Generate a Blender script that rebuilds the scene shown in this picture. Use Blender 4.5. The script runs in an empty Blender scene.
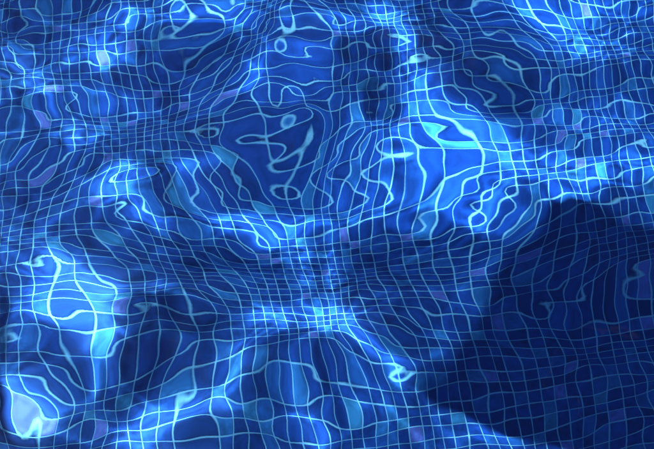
import bpy, math
import numpy as np
from mathutils import Vector

# ------------------------------------------------------------------ camera, sky, sun, exposure
scene = bpy.context.scene
COL = scene.collection
DEPTH = 1.4            # water depth in metres; the still water level is z = 0
PITCH = 0.025          # one mosaic tile and its joint
SUN_ELEV = math.radians(54.0)
SUN_AZIM = math.radians(143.0)   # from +x towards +y

cam_data = bpy.data.cameras.new('camera')
cam = bpy.data.objects.new('camera', cam_data)
COL.objects.link(cam)
scene.camera = cam
cam_data.sensor_width = 36.0
cam_data.lens = 36.0 * 1200 / 654.0
cam_data.clip_start = 0.02
cam_data.clip_end = 3000.0
cam_data.dof.use_dof = True
cam_data.dof.focus_distance = 1.35      # on the ripples
cam_data.dof.aperture_fstop = 28.0
cam.location = (-0.07335, -0.69783, 1.08049)
cam.rotation_euler = (math.radians(90.0 - 57), 0.0, math.radians(-6))

world = bpy.data.worlds.new('World')
scene.world = world
world.use_nodes = True
wn, wl = world.node_tree.nodes, world.node_tree.links
bg = wn['Background']
sky = wn.new('ShaderNodeTexSky')
sky.sky_type = 'NISHITA'
sky.sun_disc = False
sky.dust_density = 0.2
sky.ozone_density = 3.5
sky.sun_elevation = SUN_ELEV
sky.sun_rotation = math.radians(90.0) - SUN_AZIM
# broken white cloud over the blue
tc = wn.new('ShaderNodeTexCoord')
cn = wn.new('ShaderNodeTexNoise')
cn.inputs['Scale'].default_value = 2.6
cn.inputs['Detail'].default_value = 6.0
cn.inputs['Roughness'].default_value = 0.55
cn.inputs['Distortion'].default_value = 0.4
cr = wn.new('ShaderNodeValToRGB')
cr.color_ramp.elements[0].position = 0.575
cr.color_ramp.elements[1].position = 0.665
cmix = wn.new('ShaderNodeMix')
cmix.data_type = 'RGBA'
cmix.inputs[7].default_value = (4.5, 5.2, 6.5, 1)
cm = wn.new('ShaderNodeMapping')
cm.inputs['Location'].default_value = (1.6, 0.9, 0.3)
wl.new(tc.outputs['Generated'], cm.inputs['Vector'])
wl.new(cm.outputs[0], cn.inputs['Vector'])
wl.new(cn.outputs['Fac'], cr.inputs['Fac'])
wl.new(cr.outputs['Color'], cmix.inputs[0])
wl.new(sky.outputs['Color'], cmix.inputs[6])
wl.new(cmix.outputs[2], bg.inputs['Color'])
bg.inputs['Strength'].default_value = 0.05

sun_data = bpy.data.lights.new('sun', 'SUN')
sun_data.energy = 5.0
sun_data.angle = math.radians(0.5)
sun_data.color = (1.0, 0.95, 0.88)
sun_data.cycles.is_caustics_light = True
sun = bpy.data.objects.new('sun', sun_data)
COL.objects.link(sun)
to_sun = Vector((math.cos(SUN_ELEV) * math.cos(SUN_AZIM), math.cos(SUN_ELEV) * math.sin(SUN_AZIM), math.sin(SUN_ELEV)))
sun.rotation_euler = to_sun.to_track_quat('Z', 'Y').to_euler()
sun.location = to_sun * 20

scene.view_settings.view_transform = 'Standard'
scene.view_settings.look = 'None'
scene.view_settings.gamma = 1.0
scene.view_settings.exposure = 1.18
scene.render.engine = 'CYCLES'
scene.cycles.blur_glossy = 0.0
scene.cycles.caustics_refractive = True
scene.cycles.caustics_reflective = False
scene.cycles.max_bounces = 10
scene.cycles.transmission_bounces = 6
scene.cycles.sample_clamp_indirect = 6.0

# ------------------------------------------------------------------ helpers
def link(name, mesh, mat=None, parent=None, smooth=False, kind=None, label=None):
    o = bpy.data.objects.new(name, mesh)
    COL.objects.link(o)
    if mat is not None and not mesh.materials:
        mesh.materials.append(mat)
    if parent is not None:
        o.parent = parent
    if kind:
        o['kind'] = kind
    if label:
        o['label'] = label
    if smooth:
        mesh.shade_smooth()
    return o


def quads(name, verts, faces):
    me = bpy.data.meshes.new(name)
    nv, nf = len(verts), len(faces)
    me.vertices.add(nv)
    me.vertices.foreach_set('co', np.asarray(verts, np.float32).ravel())
    me.loops.add(nf * 4)
    me.loops.foreach_set('vertex_index', np.asarray(faces, np.int32).ravel())
    me.polygons.add(nf)
    me.polygons.foreach_set('loop_start', np.arange(0, nf * 4, 4, dtype=np.int32))
    me.attributes.new('sharp_face', 'BOOLEAN', 'FACE').data.foreach_set('value', np.ones(nf, bool))
    me.update(calc_edges=True)
    me.validate()
    return me


def box(name, x0, x1, y0, y1, z0, z1, mat, **kw):
    v = [(x0, y0, z0), (x1, y0, z0), (x1, y1, z0), (x0, y1, z0), (x0, y0, z1), (x1, y0, z1), (x1, y1, z1), (x0, y1, z1)]
    f = [(0, 3, 2, 1), (4, 5, 6, 7), (0, 1, 5, 4), (1, 2, 6, 5), (2, 3, 7, 6), (3, 0, 4, 7)]
    return link(name, quads(name, v, f), mat, **kw)


def material(name):
    m = bpy.data.materials.new(name)
    m.use_nodes = True
    return m, m.node_tree.nodes, m.node_tree.links, m.node_tree.nodes['Principled BSDF']


# ------------------------------------------------------------------ materials
def tile_material():
    """Glazed cobalt mosaic: every tile of the mix has its own glaze (picked by its cell in the grid) with faint mottling."""
    m, n, l, b = material('glazed_blue_mosaic')
    g = n.new('ShaderNodeNewGeometry')
    d = n.new('ShaderNodeVectorMath'); d.operation = 'DIVIDE'; d.inputs[1].default_value = (PITCH,) * 3
    f = n.new('ShaderNodeVectorMath'); f.operation = 'FLOOR'
    s = n.new('ShaderNodeVectorMath'); s.operation = 'MULTIPLY'; s.inputs[1].default_value = (1, 1, 0)
    w = n.new('ShaderNodeTexWhiteNoise'); w.noise_dimensions = '3D'
    l.new(g.outputs['Position'], d.inputs[0]); l.new(d.outputs[0], f.inputs[0])
    l.new(f.outputs[0], s.inputs[0]); l.new(s.outputs[0], w.inputs['Vector'])
    r = n.new('ShaderNodeValToRGB'); r.color_ramp.interpolation = 'CONSTANT'
    e = r.color_ramp.elements
    cols = [(0.0, (0.010, 0.046, 0.24)), (0.3, (0.013, 0.056, 0.29)), (0.52, (0.018, 0.070, 0.34)), (0.70, (0.024, 0.090, 0.38)), (0.83, (0.032, 0.125, 0.42)), (0.92, (0.045, 0.17, 0.44)), (0.955, (0.07, 0.24, 0.46)), (0.975, (0.22, 0.17, 0.54))]
    e[0].position = 0.0; e[0].color = (*cols[0][1], 1)
    e[1].position = cols[1][0]; e[1].color = (*cols[1][1], 1)
    for p, c in cols[2:]:
        k = e.new(p); k.color = (*c, 1)
    l.new(w.outputs['Value'], r.inputs['Fac'])
    nz = n.new('ShaderNodeTexNoise'); nz.inputs['Scale'].default_value = 70; nz.inputs['Detail'].default_value = 7; nz.inputs['Roughness'].default_value = 0.65
    l.new(g.outputs['Position'], nz.inputs['Vector'])
    mr = n.new('ShaderNodeMapRange'); mr.inputs[1].default_value = 0.3; mr.inputs[2].default_value = 0.7; mr.inputs[3].default_value = 0.62; mr.inputs[4].default_value = 1.4
    l.new(nz.outputs['Fac'], mr.inputs[0])
    mul = n.new('ShaderNodeVectorMath'); mul.operation = 'SCALE'
    l.new(r.outputs['Color'], mul.inputs[0]); l.new(mr.outputs[0], mul.inputs['Scale'])
    l.new(mul.outputs[0], b.inputs['Base Color'])
    b.inputs['Roughness'].default_value = 0.35
    b.inputs['Specular IOR Level'].default_value = 0.12    # glaze under water: little index contrast left
    return m


def grout_material():
    m, n, l, b = material('pale_grout')
    g = n.new('ShaderNodeNewGeometry')
    nz = n.new('ShaderNodeTexNoise'); nz.inputs['Scale'].default_value = 7; nz.inputs['Detail'].default_value = 10
    nz.inputs['Roughness'].default_value = 0.72
    l.new(g.outputs['Position'], nz.inputs['Vector'])
    r = n.new('ShaderNodeValToRGB')
    r.color_ramp.elements[0].position = 0.3; r.color_ramp.elements[0].color = (0.30, 0.52, 0.78, 1)
    r.color_ramp.elements[1].position = 0.7; r.color_ramp.elements[1].color = (0.78, 0.93, 0.98, 1)
    l.new(nz.outputs['Fac'], r.inputs['Fac']); l.new(r.outputs['Color'], b.inputs['Base Color'])
    b.inputs['Roughness'].default_value = 0.9
    b.inputs['Specular IOR Level'].default_value = 0.1
    return m


def wall_material():
    m, n, l, b = material('blue_mosaic_wall')
    tcn = n.new('ShaderNodeTexCoord')
    sep = n.new('ShaderNodeSeparateXYZ'); l.new(tcn.outputs['Object'], sep.inputs[0])
    ad = n.new('ShaderNodeMath'); l.new(sep.outputs[0], ad.inputs[0]); l.new(sep.outputs[1], ad.inputs[1])
    cb = n.new('ShaderNodeCombineXYZ'); l.new(ad.outputs[0], cb.inputs[0]); l.new(sep.outputs[2], cb.inputs[1])
    br = n.new('ShaderNodeTexBrick'); br.offset = 0.0
    br.inputs['Scale'].default_value = 1.0
    br.inputs['Brick Width'].default_value = PITCH; br.inputs['Row Height'].default_value = PITCH
    br.inputs['Mortar Size'].default_value = 0.0013; br.inputs['Mortar Smooth'].default_value = 0.1
    br.inputs['Color1'].default_value = (0.004, 0.02, 0.22, 1); br.inputs['Color2'].default_value = (0.008, 0.05, 0.36, 1)
    br.inputs['Mortar'].default_value = (0.6, 0.7, 0.72, 1)
    l.new(cb.outputs[0], br.inputs['Vector']); l.new(br.outputs['Color'], b.inputs['Base Color'])
    b.inputs['Roughness'].default_value = 0.4
    return m


def stone_material():
    m, n, l, b = material('pale_limestone')
    g = n.new('ShaderNodeNewGeometry')
    nz = n.new('ShaderNodeTexNoise'); nz.inputs['Scale'].default_value = 9; nz.inputs['Detail'].default_value = 9
    l.new(g.outputs['Position'], nz.inputs['Vector'])
    r = n.new('ShaderNodeValToRGB')
    r.color_ramp.elements[0].color = (0.30, 0.27, 0.23, 1); r.color_ramp.elements[1].color = (0.52, 0.48, 0.42, 1)
    l.new(nz.outputs['Fac'], r.inputs['Fac']); l.new(r.outputs['Color'], b.inputs['Base Color'])
    bp = n.new('ShaderNodeBump'); bp.inputs['Strength'].default_value = 0.3; bp.inputs['Distance'].default_value = 0.004
    l.new(nz.outputs['Fac'], bp.inputs['Height']); l.new(bp.outputs[0], b.inputs['Normal'])
    b.inputs['Roughness'].default_value = 0.75
    return m


def water_material():
    """Clear pool water: mirror reflection and refraction weighted by Fresnel, the refracted light faintly tinted blue."""
    m = bpy.data.materials.new('pool_water')
    m.use_nodes = True
    n, l = m.node_tree.nodes, m.node_tree.links
    n.clear()
    out = n.new('ShaderNodeOutputMaterial')
    fr = n.new('ShaderNodeFresnel'); fr.inputs['IOR'].default_value = 1.333
    rf = n.new('ShaderNodeBsdfRefraction'); rf.inputs['IOR'].default_value = 1.333; rf.inputs['Roughness'].default_value = 0.0
    rf.inputs['Color'].default_value = (0.46, 0.81, 1.0, 1)
    gl = n.new('ShaderNodeBsdfGlossy'); gl.inputs['Roughness'].default_value = 0.0; gl.inputs['Color'].default_value = (1, 1, 1, 1)
    mx = n.new('ShaderNodeMixShader')
    l.new(fr.outputs[0], mx.inputs[0]); l.new(rf.outputs[0], mx.inputs[1]); l.new(gl.outputs[0], mx.inputs[2])
    l.new(mx.outputs[0], out.inputs['Surface'])
    return m


M_TILE, M_GROUT, M_WALL, M_STONE, M_WATER = tile_material(), grout_material(), wall_material(), stone_material(), water_material()

# ------------------------------------------------------------------ pool shell
PX0, PX1, PY0, PY1 = -3.0, 2.5, -0.55, 3.95
floor = box('pool_floor', PX0, PX1, PY0, PY1, -DEPTH - 0.2, -DEPTH, M_GROUT, kind='structure',
            label='pool floor of small blue mosaic tiles with pale joints under rippling water')
for x0, x1, y0, y1 in ((PX0 - 0.25, PX0, PY0 - 0.25, PY1 + 0.25), (PX1, PX1 + 0.25, PY0 - 0.25, PY1 + 0.25),
                       (PX0, PX1, PY0 - 0.25, PY0), (PX0, PX1, PY1, PY1 + 0.25)):
    box('pool_wall', x0, x1, y0, y1, -DEPTH - 0.2, 0.10, M_WALL, kind='structure')

# deck of stone sheets around the pool, out to the horizon, with a rim of coping stones
for x0, x1, y0, y1 in ((-900, PX0 - 0.25, -900, 900), (PX1 + 0.25, 900, -900, 900),
                       (PX0 - 0.25, PX1 + 0.25, -900, PY0 - 0.25), (PX0 - 0.25, PX1 + 0.25, PY1 + 0.25, 900)):
    box('pool_deck', x0, x1, y0, y1, -0.1, 0.10, M_STONE, kind='structure')


def coping():
    vs, fs = [], []
    def stone(x0, x1, y0, y1):
        g, z0, z1, c = 0.002, 0.103, 0.14, 0.006
        k = len(vs)
        x0 += g; x1 -= g; y0 += g; y1 -= g
        for z, i in ((z0, 0), (z1 - c, 0), (z1, c)):
            vs.extend([(x0 + i, y0 + i, z), (x1 - i, y0 + i, z), (x1 - i, y1 - i, z), (x0 + i, y1 - i, z)])
        for r in (0, 4):
            for a in range(4):
                b_ = (a + 1) % 4
                fs.append((k + r + a, k + r + b_, k + r + 4 + b_, k + r + 4 + a))
        fs.append((k + 8, k + 9, k + 10, k + 11)); fs.append((k + 3, k + 2, k + 1, k))
    w, o = 0.30, 0.02
    nx, ny = 11, 9
    for i in range(nx):
        a = PX0 + (PX1 - PX0) * i / nx; b_ = PX0 + (PX1 - PX0) * (i + 1) / nx
        stone(a, b_, PY0 + o - w, PY0 + o); stone(a, b_, PY1 - o, PY1 - o + w)
    for i in range(ny):
        a = PY0 + o + (PY1 - PY0 - 2 * o) * i / ny; b_ = PY0 + o + (PY1 - PY0 - 2 * o) * (i + 1) / ny
        stone(PX0 + o - w, PX0 + o - 0.0, a, b_); stone(PX1 - o, PX1 - o + w, a, b_)
    return quads('coping', vs, fs)


link('coping', coping(), M_STONE, kind='structure')

# ------------------------------------------------------------------ added unseen sail, outlined to cast the deep shade on the right
def canvas_material():
    m, n, l, b = material('sand_canvas')
    g = n.new('ShaderNodeNewGeometry')
    wv = n.new('ShaderNodeTexNoise'); wv.inputs['Scale'].default_value = 160; wv.inputs['Detail'].default_value = 3
    l.new(g.outputs['Position'], wv.inputs['Vector'])
    r = n.new('ShaderNodeValToRGB')
    r.color_ramp.elements[0].color = (0.36, 0.33, 0.27, 1); r.color_ramp.elements[1].color = (0.50, 0.46, 0.38, 1)
    l.new(wv.outputs['Fac'], r.inputs['Fac']); l.new(r.outputs['Color'], b.inputs['Base Color'])
    b.inputs['Roughness'].default_value = 0.9
    return m


def steel_material():
    m, n, l, b = material('brushed_steel')
    nz = n.new('ShaderNodeTexNoise'); nz.inputs['Scale'].default_value = 40
    r = n.new('ShaderNodeValToRGB')
    r.color_ramp.elements[0].color = (0.30, 0.31, 0.32, 1); r.color_ramp.elements[1].color = (0.44, 0.45, 0.46, 1)
    l.new(nz.outputs['Fac'], r.inputs['Fac']); l.new(r.outputs['Color'], b.inputs['Base Color'])
    b.inputs['Metallic'].default_value = 0.9; b.inputs['Roughness'].default_value = 0.35
    return m


M_CANVAS, M_STEEL = canvas_material(), steel_material()


def rod(a, b_, r0, r1, n=10):
    a, b_ = Vector(a), Vector(b_)
    d = (b_ - a).normalized()
    u = d.orthogonal().normalized(); w = d.cross(u)
    vs = []
    for p, r in ((a, r0), (b_, r1)):
        for k in range(n):
            t = 2 * math.pi * k / n
            vs.append(tuple(p + u * (r * math.cos(t)) + w * (r * math.sin(t))))
    fs = [(k, (k + 1) % n, n + (k + 1) % n, n + k) for k in range(n)]
    for base in (0, n):                      # end caps in quads
        for k in range(1, n - 2, 2):
            fs.append((base, base + k, base + k + 1, base + (k + 2) % n))
    return vs, fs


SAIL_H = 2.0
shift = to_sun.xy * (SAIL_H / to_sun.z)
shade_corners = ((-0.10, 0.905), (1.3, 0.83), (1.3, 0.22), (-0.30, 0.685))        # where the corners' shade meets the water
corners = [Vector((x + shift.x, y + shift.y, SAIL_H)) for x, y in shade_corners]
sail = bpy.data.objects.new('added_shade_sail', None)
COL.objects.link(sail)
sail['label'] = 'added sand coloured canvas sail, out of view, shaped to cast shade on the pool floor'
sail['category'] = 'added shade sail'
NS = 16
sv, sf = [], []
for side in (0.0, -0.004):
    for j in range(NS + 1):
        for i in range(NS + 1):
            u, v = i / NS, j / NS
            p = corners[0] * ((1 - u) * (1 - v)) + corners[1] * (u * (1 - v)) + corners[2] * (u * v) + corners[3] * ((1 - u) * v)
            sag = -0.10 * 16 * u * (1 - u) * v * (1 - v)
            sv.append((p.x, p.y, p.z + sag + side))
n1 = (NS + 1) ** 2
for j in range(NS):
    for i in range(NS):
        a = j * (NS + 1) + i
        q = (a, a + 1, a + NS + 2, a + NS + 1)
        sf.append(q); sf.append(tuple(n1 + k for k in reversed(q)))
rim = [i for i in range(NS + 1)] + [j * (NS + 1) + NS for j in range(1, NS + 1)] + \
      [NS * (NS + 1) + i for i in range(NS - 1, -1, -1)] + [j * (NS + 1) for j in range(NS - 1, 0, -1)]
for k in range(len(rim)):
    a, b_ = rim[k], rim[(k + 1) % len(rim)]
    sf.append((a, n1 + a, n1 + b_, b_))
link('added_canopy', quads('added_canopy', sv, sf), M_CANVAS, parent=sail)
posts = [(-3.6, 4.5), (2.9, 4.4), (3.1, -1.4), (-3.7, -1.3)]
post_mesh = None
for k, c in enumerate(corners):
    px, py = posts[k]
    top = Vector((px, py, SAIL_H + 0.45))
    link('added_rope', quads('added_rope', *rod(c, top, 0.005, 0.005, 8)), M_STEEL, parent=sail)
where = ['at the far left corner of the pool deck', 'at the far right corner of the pool deck',
         'at the near right corner of the pool deck', 'at the near left corner of the pool deck']
for k, (px, py) in enumerate(posts):
    post = bpy.data.objects.new('added_steel_post', None)  # added out of view, only to carry the sail
    COL.objects.link(post)
    post.location = (px, py, 0.10)
    post['label'] = 'added tall steel post of the added shade sail ' + where[k]
    post['category'] = 'post'
    post['group'] = 'added steel posts that hold the added shade sail'
    if post_mesh is None:
        post_mesh = (quads('shaft', *rod((0, 0, 0.012), (0, 0, SAIL_H + 0.4), 0.05, 0.045, 16)),
                     quads('base_plate', *rod((0, 0, 0.002), (0, 0, 0.012), 0.14, 0.14, 16)))
        for me in post_mesh:
            me.materials.append(M_STEEL)
    for me in post_mesh:
        o = bpy.data.objects.new(me.name, me)
        COL.objects.link(o)
        o.parent = post

# ------------------------------------------------------------------ mosaic tiles of the floor
rng = np.random.default_rng(7)
nxc, nyc = round((PX1 - PX0) / PITCH), round((PY1 - PY0) / PITCH)
CX, CY = np.meshgrid(PX0 + (np.arange(nxc) + 0.5) * PITCH, PY0 + (np.arange(nyc) + 0.5) * PITCH)
cells = np.stack([CX.ravel(), CY.ravel()], 1)
HALF, CH = 0.0115, 0.0007
LOW, HIGH = -0.0005, 0.0011


def tile_shape():
    v = []
    for z, h in ((LOW, HALF), (HIGH - CH, HALF), (HIGH, HALF - CH)):
        v += [(-h, -h, z), (h, -h, z), (h, h, z), (-h, h, z)]
    f = []
    for r in (0, 4):
        for a in range(4):
            b_ = (a + 1) % 4
            f.append((r + a, r + b_, r + 4 + b_, r + 4 + a))
    f.append((8, 9, 10, 11))
    return np.array(v), np.array(f)


TV, TF = tile_shape()
n_cells = len(cells)
jit = rng.normal(0, 0.00022, (n_cells, 2)).clip(-0.0005, 0.0005)
rot = rng.normal(0, 0.008, n_cells).clip(-0.02, 0.02)
tilt = rng.normal(0, 0.006, (n_cells, 2)).clip(-0.015, 0.015)
lift = rng.uniform(0, 0.0004, n_cells)
# the tiles that show largest in the photograph (row * 220 + column)
single = np.array([5863, 6082, 6302, 6490, 6710, 6711, 6712, 6713, 6714, 6715, 6716, 6717, 6718, 6736, 6737, 6919, 6930, 6931, 6932, 6933, 6934, 6938, 6939, 6940, 6941, 6942, 6952, 7139, 7140, 7149, 7150, 7151, 7152, 7153, 7154, 7155, 7156, 7157, 7158, 7161, 7162, 7163, 7170, 7172, 7360, 7361, 7369, 7370, 7371, 7372, 7373, 7374, 7375, 7378, 7379, 7380, 7381, 7382, 7383, 7384, 7385, 7386, 7581, 7582, 7587, 7588, 7589, 7590, 7591, 7603, 7604, 7605, 7606, 7612, 7613, 7615, 7801, 7802, 7803, 7804, 7805, 7806, 7807, 7808, 7809, 7824, 7825, 8020, 8021, 8022, 8023, 8024, 8025, 8026, 8027, 8028, 8046, 8047, 8240, 8241, 8242, 8243, 8244, 8246, 8249, 8268, 8285, 8286, 8463, 8464, 8469, 8493, 8496, 8499, 8500, 8501, 8502, 8503, 8504, 8505, 8506, 8683, 8690, 8713, 8716, 8717, 8718, 8719, 8720, 8721, 8904, 8939, 8940, 9124, 9125, 9159, 9342, 9344, 9345, 9377, 9378, 9379, 9562, 9563, 9565, 9597, 9784, 9785, 10005, 10006, 10226, 10256, 10257, 10258, 10259, 10475, 10476, 10664, 10665, 10666, 10667, 10675, 10694, 10695, 10887, 10888, 10889, 10890, 10892, 10896, 10912, 10913, 10914, 11105, 11106, 11107, 11109, 11110, 11111, 11112, 11113, 11116, 11117, 11128, 11129, 11130, 11131, 11132, 11133, 11332, 11333, 11334, 11335, 11346, 11347, 11348, 11349, 11350, 11351, 11352, 11554, 11555, 11556, 11557, 11564, 11565, 11566, 11567, 11568, 11569, 11570, 11571, 11572, 11762, 11775, 11776, 11777, 11778, 11783, 11784, 11785, 11786, 11792, 11793, 11794, 11980, 11981, 11997, 11998, 11999, 12000, 12001, 12002, 12003, 12004, 12012, 12013, 12199, 12200, 12219, 12220, 12221, 12223, 12224, 12233, 12234, 12419, 12440, 12441, 12453, 12454, 12455, 12660, 12661, 12675, 12676, 12858, 12859, 12878, 12880, 12881, 12896, 12897, 13080, 13081, 13082, 13098, 13101, 13117, 13303, 13304, 13305, 13306, 13321, 13337, 13537, 13541, 13558, 13756, 13761, 13778, 13975, 13981, 13982, 13998, 14194, 14195, 14201, 14202, 14218, 14399, 14414, 14438, 14441, 14634, 14635, 14854, 14855, 15075, 15280])
mask = np.ones(n_cells, bool); mask[single] = False
tile_mesh = quads('tile', TV, TF)
tile_mesh.materials.append(M_TILE)
for i in single:
    o = bpy.data.objects.new('tile', tile_mesh)
    COL.objects.link(o)
    o.parent = floor
    o.location = (cells[i, 0] + jit[i, 0], cells[i, 1] + jit[i, 1], -DEPTH + lift[i])
    o.rotation_euler = (tilt[i, 0], tilt[i, 1], rot[i])
    o.cycles.is_caustics_receiver = True
rest = np.where(mask)[0]
V = np.repeat(TV[None], len(rest), 0)
c_, s_ = np.cos(rot[rest])[:, None], np.sin(rot[rest])[:, None]
X = V[:, :, 0] * c_ - V[:, :, 1] * s_
Y = V[:, :, 0] * s_ + V[:, :, 1] * c_
Z = V[:, :, 2] + X * -tilt[rest, 1][:, None] + Y * tilt[rest, 0][:, None] + lift[rest][:, None] - DEPTH
P3 = np.stack([X + (cells[rest, 0] + jit[rest, 0])[:, None], Y + (cells[rest, 1] + jit[rest, 1])[:, None], Z], -1)
F3 = TF[None] + (np.arange(len(rest)) * len(TV))[:, None, None]
field = link('tile_field', quads('tile_field', P3.reshape(-1, 3), F3.reshape(-1, 4)), M_TILE, parent=floor, kind='stuff')
for o in (floor, field):
    o.cycles.is_caustics_receiver = True

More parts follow.
